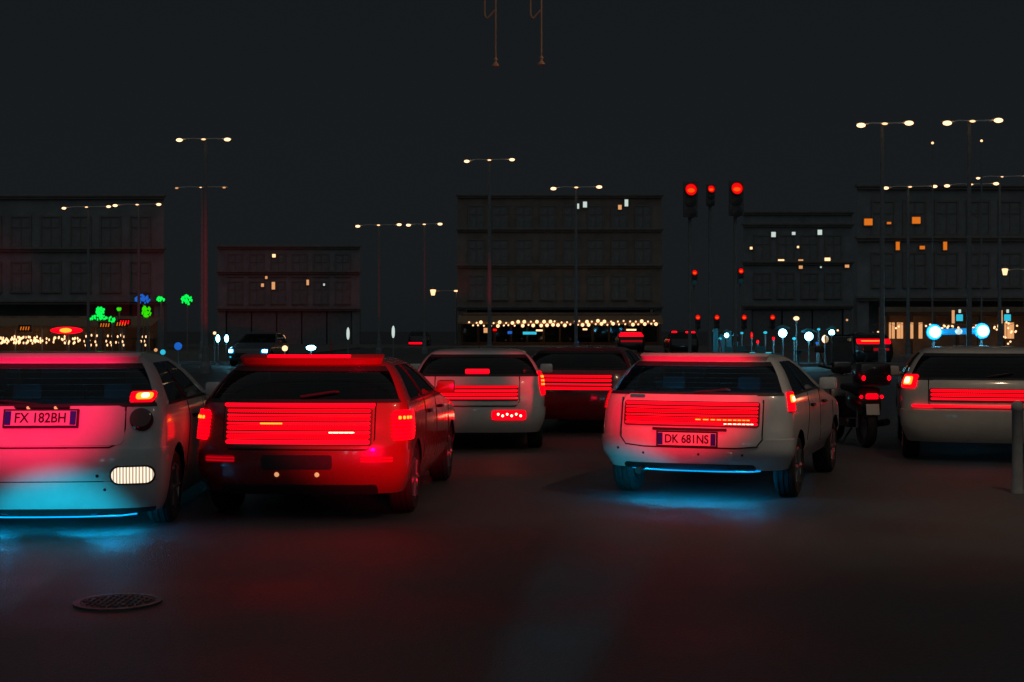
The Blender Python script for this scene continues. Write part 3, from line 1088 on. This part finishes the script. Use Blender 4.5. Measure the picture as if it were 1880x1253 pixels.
# ------------------------------------------------------------------ street lamps
def twin_lamp(xl, yl, xr, yr, h, label, size=.15, m='warm_big', style='oval', mid=True, pole=True):
    size *= .66
    ym = (yl + yr) / 2
    d = FOC * (h - CAMZ) / (HOR - ym)
    L, R = at(xl, yl, d), at(xr, yr, d)
    c = (L + R) / 2
    root = empty('street_lamp', Vector((c.x, c.y, 0)), label, 'street lamp', 'twin street lamps over the street')
    hw = (R.x - L.x) / 2
    zl, zr = L.z, R.z
    zc = (zl + zr) / 2
    B().tube([(0, .3, 0), (0, .3, 1.2), (0, .3, zc + .1)], .11, 10, .055).put('post', M['post'], root)
    B().lathe([(.2, 0), (.2, .25), (.13, .4), (.12, .9), (.06, .95)], (0, .3, 0), n=14).put('base', M['post'], root)
    B().tube([(-hw, .02, zl + .03), (-hw * .5, .02, zc + .05), (0, .02, zc + .035), (hw * .5, .02, zc + .05), (hw + .12, .02, zr + .03)], .022, 8).put('arm', M['arm'], root)
    B().tube([(0, .02, zc + .03), (0, .3, zc + .06)], .03, 8).put('bracket', M['post'], root)
    for sx, z in ((-hw, zl), (hw, zr)):
        if style == 'oval':
            B().ball((sx, -.06, z), size, (1.15, .8, .6)).put('bulb', M[m], root, smooth=True)
            B().ball((sx, .05, z + size * .55), size, (1.3, 1.0, .35)).put('hood', M['post'], root, smooth=True)
        else:
            B().lathe([(size * .55, -size * 1.2), (size * .95, size * .6), (size * .5, size * .7)], (sx, 0, z), n=6).put('lantern_glass', M[m], root)
            B().lathe([(size * 1.1, size * .72), (size * .3, size * 1.4), (.02, size * 1.7)], (sx, 0, z), n=6).put('lantern_roof', M['post'], root)
    if mid:
        B().ball((0, -.03, zc + .02), size * .5, (1.5, .8, .6)).put('middle_bulb', M['warm'], root, smooth=True)
    return root


twin_lamp(330, 258, 418, 257, 8, 'twin warm street lamp high at upper left', .15)
twin_lamp(325, 346, 412, 345, 8, 'dim small twin street lamp below the upper left one', .10, 'warm_soft')
twin_lamp(118, 383, 200, 380, 8, 'twin street lamp leftmost in the picture', .16)
twin_lamp(212, 378, 292, 376, 8, 'twin street lamp just right of the leftmost one', .17)
twin_lamp(857, 297, 940, 294, 8, 'twin street lamp at upper middle, highest above the shop', .14)
twin_lamp(1016, 347, 1100, 344, 8, 'twin street lamp in front of the dim facade above the shop', .18)
twin_lamp(657, 416, 733, 413, 8, 'twin street lamp left of the middle, left one of a close pair', .2)
twin_lamp(750, 414, 808, 412, 8, 'twin street lamp left of the middle, right one of a close pair', .2)
twin_lamp(795, 536, 880, 534, 5, 'low twin lantern just above the left end of the shop', .42, 'warm', 'lantern')
twin_lamp(1580, 231, 1668, 227, 8, 'large bright twin street lamp at upper right, left of two', .19)
twin_lamp(1738, 227, 1832, 222, 8, 'large bright twin street lamp at upper right, nearest the corner', .19)
twin_lamp(1626, 346, 1715, 343, 8, 'twin street lamp on the right below the two brightest ones, left of two', .17)
twin_lamp(1738, 342, 1828, 338, 8, 'twin street lamp on the right below the two brightest ones, right of two', .17)
twin_lamp(1795, 328, 1884, 324, 8.4, 'thin twin street lamp cut by the right edge', .12)
twin_lamp(1845, 498, 1925, 494, 5, 'twin lantern cut by the right edge, low down', .3, 'warm', 'lantern')

# warm street lamp overhead, out of frame on the right
ov = empty('street_lamp', Vector((6.4, 9.5, 0)), 'tall warm street lamp standing outside the right edge', 'street lamp')
B().tube([(0, 0, 0), (0, 0, 1.5), (0, 0, 7.2)], .09, 12, .05).put('post', M['post'], ov)
B().tube([(0, 0, 7.15), (-.5, 0, 7.4), (-1.2, 0, 7.45)], .04, 10).put('arm', M['post'], ov)
B().box((-1.5, 0, 7.42), (.7, .28, .12), .05).put('hood', M['post'], ov, smooth=True)
B().box((-1.5, 0, 7.35), (.5, .2, .03), .01).put('bulb', M['warm_big'], ov)
spot('street_lamp_beam', (4.9, 9.5, 7.3), (4.2, 16.5, 0), 380, (1, .70, .45), 116, .8, .12, ov)

# pendant fittings hanging at the top of the frame
hw0 = at(910, 122, 12.0)
cable = B().tube([(-9, 12, 4.75), (-3, 12, 4.52), (0, 12, 4.47), (3, 12, 4.52), (9, 12, 4.75)], .012).put('overhead_cable', M['post'])
tag(cable, 'dark overhead cable carrying the pendant fittings', 'cable')
for px, py, top, lab in ((910, 122, 20, 'copper pendant lamp fitting hanging at the top, left one'), (994, 119, 42, 'copper pendant lamp fitting hanging at the top, right one')):
    p = at(px, py, 12.0)
    t = at(px, top, 12.0)
    root = empty('pendant_lamp', Vector((p.x, p.y, p.z)), lab, 'pendant lamp', 'pendant fittings at the top')
    B().tube([(0, 0, .06), (0, 0, t.z - p.z), (0.0, 0, 4.47 - p.z)], .007, 8).put('rod', M['copper'], root)
    B().lathe([(.034, 0), (.03, .012), (.014, .03), (.012, .045), (.018, .05), (.018, .06), (.006, .075)], n=16).put('bell', M['copper'], root, smooth=True)
    hx = at(px - 20, 0, 12).x - p.x
    zt = 4.49 - p.z
    z0 = at(px, 34, 12).z - p.z
    B().tube([(hx, 0, zt), (hx, 0, z0 + .03), (hx + .01, 0, z0 + .008), (hx + .022, 0, z0), (hx + .035, 0, z0 + .012), (-.005, 0, z0 + .07)], .007, 8).put('hook_pipe', M['copper'], root)


# ------------------------------------------------------------------ traffic signals
def signal(px, py, d, label, hw=None, size=.2, green=False):
    p = at(px, py, d)
    root = empty('traffic_signal', Vector((p.x, p.y, 0)), label, 'traffic signal', 'red traffic signals')
    B().tube([(0, .25, 0), (0, .25, p.z + .2)], .06, 10).put('post', M['post'], root)
    hs_ = B().box((0, .06, p.z - size * 1.6), (size * 2.5, .2, size * 6.2), .03).put('housing', M['signal_grey'], root, smooth=True)
    B().lathe([(size, .0), (size, -.04), (size * .7, -.07), (.01, -.08)], (0, -.04, p.z), 'Y', 20).put('red_lens', M['signal_red'], root, smooth=True)
    B().ball((0, -.1, p.z - size * .15), size * .55, (1.2, .5, .7)).put('lamp_core', M['signal_or'], root, smooth=True)
    for k in (1, 2):
        B().lathe([(size, .0), (size, -.04), (.01, -.06)], (0, -.04, p.z - size * 2 * k), 'Y', 20).put('dark_lens', M['dglass'] if not (green and k == 2) else M['cyan_dim'], root, smooth=True)
    B().lathe([(size * 1.1, .0), (size * 1.1, -.2), (size * 1.05, -.2), (size * 1.05, 0)], (0, -.04, p.z), 'Y', 20, True).put('visor', M['trim'], root)
    return root


signal(1268, 349, 47, 'large red traffic signal high right of middle, left of three', size=.19)
signal(1305, 348, 49, 'smaller red traffic signal between the two large ones', size=.12)
signal(1352, 347, 47, 'large red traffic signal high right of middle, right of three', size=.19)
signal(1275, 501, 90, 'small faraway red signal below the large left one', size=.16, green=True)
signal(1360, 498, 90, 'small faraway red signal below the large right one', size=.16, green=True)
for px, lab in ((1281, 'first'), (1316, 'second'), (1366, 'third'), (1418, 'fourth')):
    signal(px, 583, 118, lab + ' from the left in a low row of tiny red signals', size=.2)


# ------------------------------------------------------------------ buildings
def window_grid(root, x0, x1, y, zs, nx, w, h, m=None):
    fr = B()
    for sx in (-1, 1):
        fr.box((sx * (w / 2 + .06), 0, 0), (.12, .12, h + .24))
    fr.box((0, 0, h / 2 + .06), (w, .12, .12))
    fr.box((0, -.03, -h / 2 - .06), (w + .3, .2, .12))
    fr.box((0, -.01, 0), (.05, .06, h))
    fr.box((0, -.01, h * .15), (w, .06, .05))
    fm = fr.me('window_frame')
    pm = B().box((0, .02, 0), (w, .03, h)).me('window')
    out = []
    for z in zs:
        for i in range(nx):
            x = x0 + (x1 - x0) * (i + .5) / nx
            o = link('window', pm, M['shutter'], root, (x, y, z))
            link('window_frame', fm, M['stone'], o)
            out.append(o)
    return out


def building(px0, px1, d, h, label, depth=10, facade='facade', nx=5, floors=(5.2, 8.4, 11.4), lit=(), shutters=False):
    x0, x1 = at(px0, 0, d).x, at(px1, 0, d).x
    root = empty('building', Vector(((x0 + x1) / 2, d, 0)), label, 'building')
    w = x1 - x0
    b = B()
    cx = root.location.x
    bx0, bx1 = -w / 2, w / 2          # the plot narrows towards the back
    if x1 < 2:
        bx1 = min(bx1, x1 * (d + depth) / d - cx - .3)
    if x0 > -2:
        bx0 = max(bx0, x0 * (d + depth) / d - cx + .3)
    vs = [(-w / 2, .1, 3.4), (w / 2, .1, 3.4), (bx1, depth, 3.4), (bx0, depth, 3.4)]
    vs += [(x_, y_, h) for x_, y_, z_ in vs]
    vv = [b.bm.verts.new(v) for v in vs]
    for f in ((0, 1, 2, 3), (4, 5, 6, 7), (0, 1, 5, 4), (1, 2, 6, 5), (2, 3, 7, 6), (3, 0, 4, 7)):
        b.bm.faces.new([vv[i] for i in f])
    for sx in (-1, 1):
        b.box((sx * (w / 2 - .35), .6, 1.7), (.7, 1.0, 3.39))
    b.box((0, 3.4, 1.7), (w - 1.4, .4, 3.39))
    b.put('wall', M[facade], root)
    if shutters:
        k = max(2, int(w / 2.6))
        for i in range(k):
            r_ = B()
            ww = (w - 1.5) / k
            for j in range(12):
                r_.box((0, .02 * (j % 2), .14 + .28 * j), (ww - .12, .05, .27))
            r_.put('roller_shutter', M['shutter'], root, (-w / 2 + .75 + ww * (i + .5), .35, 0))
    for z in (3.5, h - .1) + tuple(f + 2.0 for f in floors[:-1] if f + 2.0 < h - 1):
        c = B()
        c.box((0, -.05, z), (w + .3, .5, .16), .03)
        c.box((0, .0, z - .16), (w + .1, .3, .16), .03)
        c.put('cornice', M['stone'], root)
    window_grid(root, -w / 2 + .6, w / 2 - .6, .06, [f for f in floors if f + 1.2 < h], nx, 1.25, 2.0)
    for (px, py, ww, hh, mm) in lit:
        p = at(px, py, d - .06)
        o = B().box((0, 0, 0), (ww, .06, hh)).put('lit_window', M[mm], root, (p.x - root.location.x, -.08, p.z))
        B().box((0, .03, 0), (ww + .12, .05, hh + .12)).put('lit_window_frame', M['stone'], o)
    return root


bC = building(840, 1215, 126, 13.5, 'brown stuccoed building above the bulb-lit shop', facade='facade2', nx=8,
              lit=[(1060, 379, .30, .45, 'white_em'), (1074, 376, .34, .5, 'white_em'), (1138, 381, .3, .4, 'warm_soft'), (1150, 373, .3, .6, 'white_em')])
bL = building(-60, 300, 100, 11, 'dark building at far left above the strings of bulbs', nx=6)
bM = building(400, 660, 135, 9.5, 'dark low building left of the middle with few tiny lit windows', shutters=True, nx=6, floors=(5.0, 7.6),
              lit=[(503, 470, .3, .3, 'warm'), (489, 510, .2, .25, 'warm_soft'), (482, 524, .25, .3, 'warm_soft'), (502, 525, .3, .7, 'warm_soft'), (565, 519, .22, .5, 'warm_soft'), (595, 523, .15, .2, 'white_em')])
bR = building(1365, 1565, 120, 11.5, 'dark building right of the middle with scattered cold lit windows', shutters=True, nx=4,
              lit=[(1420, 431, .36, .42, 'white_em'), (1457, 429, .28, .24, 'white_em'), (1505, 427, .36, .42, 'white_em'), (1379, 456, .2, .2, 'warm'), (1465, 454, .16, .16, 'warm'),
                   (1434, 480, .5, .3, 'warm'), (1470, 479, .4, .2, 'warm_soft'), (1519, 477, .46, .3, 'warm'), (1470, 491, .3, .25, 'warm_soft'), (1555, 488, .34, .34, 'warm_soft'), (1507, 491, .12, .12, 'white_em')])
bRR = building(1575, 1960, 88, 10.5, 'dark building at far right with orange lit windows', nx=6,
               lit=[(1594, 408, .5, .4, 'orange'), (1682, 405, .5, .4, 'orange'), (1632, 410, .25, .12, 'orange'), (1648, 452, .22, .5, 'orange'), (1735, 452, .22, .5, 'orange'), (1693, 455, .3, .2, 'orange')])


# centre shop: awning with rows of bulbs, timber piers and lit glass
def shop_front():
    d = 123.0
    k = FOC / d
    x0, x1 = at(848, 0, d).x, at(1208, 0, d).x
    root = empty('corner_shop', Vector((x0, d, 0)), 'long shop front with a lit interior behind glass, centre', 'shop')
    w = x1 - x0
    B().box((w / 2, 2.6, 1.5), (w, .1, 3.0)).put('back_wall', M['inner'], root)
    B().box((w / 2, 1.3, 2.75), (w, 2.6, .1)).put('ceiling', M['timber'], root)
    B().box((w / 2, -.02, .2), (w, .12, .4), .02).put('plinth', M['timber'], root)
    n = 12
    for i in range(n + 1):
        B().box((w * i / n, 0, 1.55), (.16, .16, 2.3), .02).put('pier', M['timber'], root)
    gm = B().box((0, 0, 0), (w / n - .2, .02, 2.0)).me('pane')
    for i in range(n):
        link('pane', gm, M['glass'], root, (w * (i + .5) / n, .03, 1.42))
    aw = B()
    vs = [(-.3, -1.5, 2.12), (w + .3, -1.5, 2.12), (w + .3, .1, 2.75), (-.3, .1, 2.75), (-.3, -1.5, 1.98), (w + .3, -1.5, 1.98)]
    link('awning', mesh('awning', vs, [(0, 1, 2, 3), (0, 1, 5, 4)]), M['canvas'], root)
    cl = [('cyan', 960, 985, 612, 5), ('blue_led', 932, 940, 611, 5), ('signal_red', 905, 912, 606, 4), ('warm_soft', 888, 900, 607, 9), ('warm', 984, 996, 607, 3), ('warm', 1070, 1078, 605, 3), ('warm', 1150, 1168, 606, 3), ('blue_led', 1057, 1062, 630, 6)]
    for m, a, b_, py, hh in cl:
        p0, p1 = at(a, py, d - .15), at(b_, py, d - .15)
        B().box(((p0.x + p1.x) / 2 - x0, -.22, max(.3, p0.z)), (p1.x - p0.x, .08, hh / k), .01).put('sign_box', M[m], root)
    for i in range(11):
        xx = w * (i + .5) / 11
        c = B()
        hgt = random.uniform(.6, 1.0)
        c.box((xx, 1.5, hgt / 2 + .05), (1.0, .5, hgt), .03)
        c.box((xx, 1.45, hgt + .12), (1.1, .6, .08), .02)
        c.put('display_counter', M['inner'] if i % 3 else M['timber'], root)
    for i in range(8):
        xx = w * (i + .5) / 8
        B().ball((xx, 1.2, 2.45), .12).put('ceiling_lamp', M['warm_soft'], root)
    # bulbs
    sl_ = empty('string_lights', Vector((x0, d - 1.6, 0)), 'rows of warm bulbs along the shop awning in the centre', 'string lights')
    dd = d - 1.6
    kk = FOC / dd
    wire1, wire2 = [], []
    small = B().ball((0, 0, 0), .085, sub=1).me('bulb')
    big = B().ball((0, 0, 0), .15, sub=2).me('bulb')
    for i in range(62):
        px = 862 + (1206 - 862) * i / 61 + random.uniform(-2, 2)
        up = i % 2 == 0
        py = (593 - (px - 862) * .010 if up else 599 - (px - 862) * .012) + random.uniform(-1.2, 1.2)
        p = at(px, py, dd)
        link('bulb', big if random.random() < .42 else small, M['warm'], sl_, (p.x - x0, 0, p.z))
        (wire1 if up else wire2).append((p.x - x0, .02, p.z + .1))
    for wv in (wire1, wire2):
        B().tube(wv, .012, 5).put('wire', M['post'], sl_)


shop_front()


# left arcade: strings of bulbs, dark stalls
def left_lights():
    d = 92.0
    x0 = at(-20, 0, d).x
    root = empty('market_stall', Vector((x0, d + .6, 0)), 'long dark market stall hung with bulbs at far left', 'stall')
    x1 = at(275, 0, d).x
    w = x1 - x0
    B().box((w / 2, 1.4, 1.2), (w, .1, 2.4)).put('back_wall', M['inner'], root)
    B().box((w / 2, .6, .45), (w, .6, .9), .03).put('counter', M['timber'], root)
    vs = [(-.2, -.8, 1.75), (w + .2, -.8, 1.75), (w + .2, 1.5, 2.3), (-.2, 1.5, 2.3), (-.2, -.8, 1.62), (w + .2, -.8, 1.62)]
    link('awning', mesh('awning', vs, [(0, 1, 2, 3), (0, 1, 5, 4)]), M['canvas'], root)
    for i in range(7):
        B().tube([(w * i / 6, -.7, 0), (w * i / 6, -.7, 1.75)], .04).put('post', M['post'], root)
    sl_ = empty('string_lights', Vector((x0, d - .3, 0)), 'strings of small warm bulbs along the stall at far left', 'string lights')
    dd = d - .3
    small = B().ball((0, 0, 0), .055, (1, 1, 1.7), sub=1).me('bulb')
    pts = []
    for i in range(95):
        px = random.uniform(0, 150) if i < 60 else random.uniform(0, 70)
        pts.append((px, 622 + random.uniform(-4, 9)))
    for px in (158, 168, 178, 198, 206, 216, 222, 228, 262, 268):
        pts.append((px, 617 + random.uniform(-2, 2)))
        pts.append((px - 3, 628 + random.uniform(-2, 3)))
        if random.random() < .6:
            pts.append((px - 1, 634))
    pts.sort()
    for px, py in pts:
        p = at(px, py, dd)
        link('bulb', small, M['warm'] if random.random() < .8 else M['warm_soft'], sl_, (p.x - x0, 0, p.z))
    B().tube([(at(px, 0, dd).x - x0, .03, at(0, 612 + 2 * math.sin(px * .2), dd).z) for px in range(-15, 276, 12)], .012, 5).put('wire', M['post'], sl_)
    p = at(122, 607, 85)
    s = empty('neon_sign', Vector((p.x, p.y, 0)), 'oval glowing red sign above the bulbs at far left', 'sign')
    B().ball((0, 0, p.z), .5, (1.95, .3, .42), 3).put('red_panel', M['red_glow'], s, smooth=True)
    B().ball((0, -.14, p.z), .2, (1.9, .3, .7), 2).put('orange_core', M['led_or'], s, smooth=True)
    B().tube([(0, .15, 0), (0, .15, p.z)], .05).put('post', M['post'], s)
    for px, py, m, lab in ((45, 603, 'orange', 'dim orange sign at the far left edge'), (192, 597, 'orange', 'small orange sign under the green lights'), (222, 595, 'orange', 'orange sign right under the green lights'), (228, 592, 'red_glow', 'small red sign beside the orange one under green lights')):
        p = at(px, py, 88)
        o = empty('shop_sign', Vector((p.x, p.y, 0)), lab, 'sign')
        for k in range(4):
            B().tube([(-.25 + .16 * k, 0, p.z - .12), (-.2 + .16 * k, 0, p.z + .1)], .03).put('neon_tube', M[m], o)
        B().box((0, .08, p.z), (.8, .04, .4), .01).put('backing', M['trim'], o)
        B().tube([(0, .12, 0), (0, .12, p.z)], .03).put('post', M['post'], o)


left_lights()


# green LED displays
def green_sign(px, py, wpx, hpx, n, lab, d=90, blue=0, m='green', shape=None):
    p = at(px, py, d)
    k = d / FOC
    root = empty('led_display', Vector((p.x, p.y, 0)), lab, 'led sign', 'green LED displays at left')
    led = B().ball((0, 0, 0), .058, (1, .5, 1.5), sub=1).me('led')
    for i in range(n):
        t = random.random() * 2 * PI
        r_ = math.sqrt(random.random())
        x = r_ * math.cos(t) * wpx / 2
        y = r_ * math.sin(t) * hpx / 2
        mm = M['blue_led'] if i < blue else M[m]
        if i < blue:
            x *= .35
            y *= .3
        link('led', led, mm, root, (x * k, 0, p.z + y * k))
    B().box((0, .1, p.z), (wpx * k * .9, .06, hpx * k * .9), .02).put('backing', M['trim'], root)
    B().tube([(0, .18, 0), (0, .18, p.z)], .05).put('post', M['post'], root)


green_sign(262, 550, 27, 18, 60, 'green LED display with blue middle above the bulbs, at left', blue=12)
green_sign(269, 572, 17, 20, 45, 'round green LED display directly under the blue centred one', m='green2')
green_sign(295, 549, 15, 9, 22, 'smallest green LED display at left, between two larger ones')
green_sign(343, 551, 20, 18, 36, 'rightmost green LED display at left')
green_sign(184, 572, 17, 16, 40, 'leftmost green LED display')
green_sign(180, 584, 36, 9, 26, 'ragged row of green LEDs under the leftmost display')
green_sign(205, 587, 12, 12, 14, 'small green LED group beside the ragged row')
green_sign(218, 568, 8, 5, 8, 'tiny green LED dot group between the left displays', m='green2')


# small lit things in the middle distance at left
def lamp_post(px, py, d, r_, m, lab, globe=(1, 1, 1), cat='lamp'):
    p = at(px, py, d)
    o = empty('globe_lamp', Vector((p.x, p.y, 0)), lab, cat)
    B().ball((0, 0, p.z), r_, globe, 2).put('globe', M[m], o, smooth=True)
    B().tube([(0, .0, 0), (0, .0, max(.1, p.z - r_ * globe[2] * .9))], .035).put('post', M['post'], o)
    B().lathe([(.12, 0), (.12, .04), (.04, .08)], n=12).put('foot', M['post'], o)
    return o


lamp_post(400, 622, 60, .10, 'blue_core', 'small blue white lamp above the headlamps, left one', (.8, .8, 1.6))
lamp_post(416, 622, 60, .10, 'blue_core', 'small blue white lamp above the headlamps, right one', (.8, .8, 1.6))
lamp_post(377, 605, 62, .07, 'warm', 'tiny warm lamp left of the blue headlamps')
lamp_post(394, 612, 62, .07, 'warm', 'tiny warm lamp close above the blue headlamps')
lamp_post(520, 624, 62, .14, 'warm_soft', 'dim yellow lamp right of the blue headlamps', (.8, .8, 1.5))
lamp_post(523, 640, 58, .12, 'warm', 'small warm lamp low right of the blue headlamps')
lamp_post(571, 639, 55, .12, 'blue_core', 'small blue white lamp farthest right of the headlamps', (1.6, .8, .8))
lamp_post(639, 613, 70, .10, 'white_em', 'tall thin pale lamp left of the shop, left of two', (.8, .8, 3.2))
lamp_post(722, 610, 70, .10, 'white_em', 'tall thin pale lamp left of the shop, right of two', (.8, .8, 3.2))
lamp_post(299, 647, 52, .10, 'cyan', 'small cyan lamp near the ground right of the bulbs')
lamp_post(327, 636, 60, .14, 'blue_led', 'dim blue lamp right of the bulbs at left', (1.2, .8, 1.2))
lamp_post(286, 643, 56, .07, 'warm_soft', 'tiny warm ground lamp right of the bulbs')
lamp_post(1058, 640, 78, .16, 'warm', 'bright warm lamp low before the shop front')
lamp_post(905, 668, 60, .08, 'warm', 'tiny warm ground lamp over the white far car', (1.3, .8, .8))
lamp_post(992, 655, 62, .10, 'warm_soft', 'small yellowish lamp before the shop, low down', (1.4, .8, .8))
lamp_post(1211, 652, 70, .07, 'warm', 'lone tiny warm lamp right of the shop')
lamp_post(1515, 623, 58, .14, 'warm', 'warm lamp cluster beside the cyan terrace lamps', (1, .8, 1.2))
lamp_post(1560, 625, 62, .10, 'warm', 'small warm lamp left of the wide red light bar')
lamp_post(1555, 588, 75, .06, 'warm_soft', 'tiny lamp above the cyan terrace, right')
lamp_post(1712, 263, 60, .055, 'warm', 'tiny lone light under the large upper right lamps, left')
lamp_post(1802, 259, 60, .055, 'warm', 'tiny lone light under the large upper right lamps, right')

# cyan terrace with lamps, tables, chairs
for px, py, r_, lab in ((1334, 616, .10, 'cyan white globe lamp at the left end of the terrace'), (1350, 620, .07, 'small cyan globe lamp second on the terrace'), (1437, 612, .19, 'large cyan white globe lamp in the middle of the terrace'), (1485, 618, .19, 'cyan white globe lamp third of the large ones'), (1527, 611, .13, 'cyan white globe lamp at the right end of the terrace')):
    o = lamp_post(px, py, 58, r_ * .9, 'blue_core', lab)
    p = at(px, py, 58)
    B().lathe([(r_ * 1.7, .0), (r_ * 1.5, .06), (r_ * .3, .16)], (0, 0, p.z + r_ * .9), n=18).put('shade', M['cyan_dim'], o, smooth=True)


def table(px, d, lab, h=.74):
    o = empty('bistro_table', place(px, d), lab, 'table', 'terrace tables')
    B().lathe([(.36, h - .03), (.37, h), (.02, h + .004)], n=24).put('top', M['cyan_dim'], o)
    B().lathe([(.10, h - .04), (.035, h - .2), (.03, .3), (.05, .1), (.2, .03), (.22, 0)], n=16).put('pedestal', M['cyan_dim'], o, smooth=True)


def chair(px, d, rz, lab):
    o = empty('terrace_chair', place(px, d), lab, 'chair', 'terrace chairs', rz)
    B().box((0, 0, .45), (.42, .42, .04), .012).put('seat', M['cyan_dim'], o)
    B().box((0, .2, .72), (.42, .03, .34), .012, rx=-.12).put('backrest', M['cyan_dim'], o)
    for x in (-.18, .18):
        for y in (-.18, .18):
            B().tube([(x, y, 0), (x * .95, y * .95, .44)], .014).put('leg', M['arm'], o)


table(1415, 46, 'round bistro table alone right of the chairs')
table(1467, 50, 'small bistro table under the cyan lamps', .8)
table(1372, 52, 'bistro table among the terrace chairs')
chair(1345, 51, .4, 'terrace chair leftmost beside the table')
chair(1392, 53, -.6, 'terrace chair right of the table')
chair(1360, 55, 2.8, 'terrace chair behind the table, turned away')
o = empty('terrace_screen', place(1318, 60), 'cyan lit glass screen panels at the left end of the terrace', 'screen')
for i, (x, hh) in enumerate(((-.1, 1.5), (.18, 1.25), (.46, 1.4), (.75, .95))):
    B().box((x, 0, hh / 2 + .05), (.22, .05, hh), .01).put('panel', M['cyan_dim'], o)
B().box((.3, .05, .05), (1.4, .3, .1), .01).put('foot', M['post'], o)
o = empty('terrace_counter', place(1372, 57), 'low counter with a thin cyan light strip on the terrace', 'counter')
B().box((0, .2, .28), (1.9, .5, .56), .02).put('body', M['post'], o)
B().box((0, -.07, .585), (1.9, .04, .035), .006).put('light_strip', M['cyan'], o)
for px, py, m, lab in ((1380, 616, 'signal_red', 'thin red and yellow flag sign on the terrace'), (1391, 628, 'red_glow', 'small red lamp at the terrace'), (1420, 622, 'red_glow', 'small pinkish red lamp beside the middle globe')):
    lamp_post(px, py, 59, .07, m, lab, (.8, .6, 2.0 if 'flag' in lab else 1))

for px, py, r_, m, lab in ((1322, 622, .05, 'cyan', 'tiny cyan light at the far left of the terrace'), (1362, 612, .05, 'cyan', 'tiny cyan light above the terrace counter'), (1405, 611, .06, 'cyan', 'tiny cyan light left of the large terrace globe'), (1458, 622, .06, 'cyan', 'tiny cyan light between the two large terrace globes'), (1503, 605, .05, 'cyan', 'tiny cyan light high beside the right terrace globe'), (1500, 630, .05, 'blue_led', 'tiny blue light low beside the right terrace globe'), (1462, 585, .09, 'warm', 'flat warm light high above the terrace')):
    lamp_post(px, py, 59.5, r_, m, lab, (1.4, .8, 1))

# twin blue-white globes at right
d = 46
L_, R_ = at(1717, 610, d), at(1805, 608, d)
o = empty('twin_globe_lamp', Vector(((L_.x + R_.x) / 2, d, 0)), 'twin blue white globe lamp, largest blue lights, at right', 'lamp')
hw = (R_.x - L_.x) / 2
for sx, z in ((-hw, L_.z), (hw, R_.z)):
    B().ball((sx, 0, z), .175, (1, .9, 1), 3).put('globe', M['blue_core'], o, smooth=True)
    B().lathe([(.25, .10), (.26, .13), (.25, .16), (.17, .17), (.17, .1)], (sx, 0, z), 'Y', 28, True).put('blue_collar', M['blue_halo'], o, smooth=True)
B().tube([(-hw, .16, L_.z), (hw, .16, R_.z)], .10, 12).put('blue_tube', M['blue_halo'], o, smooth=True)
B().ball((0, .04, (L_.z + R_.z) / 2), .10, (1.2, 1, 1), 2).put('middle_globe', M['white_em'], o, smooth=True)
for sx in (-hw, hw):
    B().tube([(sx, .2, 0), (sx, .2, L_.z)], .05).put('post', M['post'], o)

# lit shop bays at right behind
o = empty('corner_shop', Vector((at(1630, 0, 80).x, 80, 0)), 'shop front with warm lit bays behind the wide red light bar', 'shop')
x0 = o.location.x
B().box((4.6, 1.2, 1.4), (9.6, .1, 2.8)).put('back_wall', M['inner'], o)
B().box((4.6, .5, 2.4), (9.6, 1.2, .2), .02).put('lintel', M['timber'], o)
for i, px in enumerate((1634, 1640, 1650, 1656, 1674, 1690, 1846, 1852, 1858)):
    p = at(px, 614, 79.8)
    B().box((p.x - x0, -.2, 1.45), (.10 + .05 * (i % 3), .08, .9), .01).put('lit_bay', M['warm_soft'], o)
for i in range(8):
    B().box((i * 1.3, -.05, 1.3), (.16, .16, 2.4), .02).put('pier', M['timber'], o)
sl_ = empty('string_lights', Vector((x0, 78, 0)), 'warm bulbs strung around the blue globe lamp at right', 'string lights')
small = B().ball((0, 0, 0), .06, sub=1).me('bulb')
pts = []
for i in range(60):
    px = random.uniform(1700, 1868)
    py = 602 + random.uniform(-6, 6) if px < 1835 else random.uniform(590, 632)
    pts.append((px, py))
pts += [(1645, 603), (1650, 600), (1603, 612), (1612, 610), (1538, 607)]
for px, py in sorted(pts):
    p = at(px, py, 77.8)
    link('bulb', small, M['warm'] if random.random() < .6 else M['warm_soft'], sl_, (p.x - x0, -.2, p.z))
B().tube([(at(px, 0, 78).x - x0, -.15, at(0, 596 + 2 * math.sin(px * .3), 78).z) for px in range(1600, 1870, 10)], .012, 5).put('wire', M['post'], sl_)
for px, lab in ((1750, 'narrow green and cyan upright sign above the blue globes, left'), (1838, 'narrow green and cyan upright sign above the blue globes, right')):
    p = at(px, 582, 76)
    g = empty('upright_sign', Vector((p.x, p.y, 0)), lab, 'sign')
    B().box((0, 0, p.z), (.14, .08, .7), .02).put('yellow_strip', M['warm_soft'], g)
    B().box((.34, 0, p.z - .05), (.34, .08, .35), .02).put('cyan_panel', M['cyan'], g)
    B().box((.35, 0, p.z + .3), (.12, .08, .18), .02).put('pale_light', M['white_em'], g)
    B().tube([(.1, .1, 0), (.1, .1, p.z)], .05).put('post', M['post'], g)
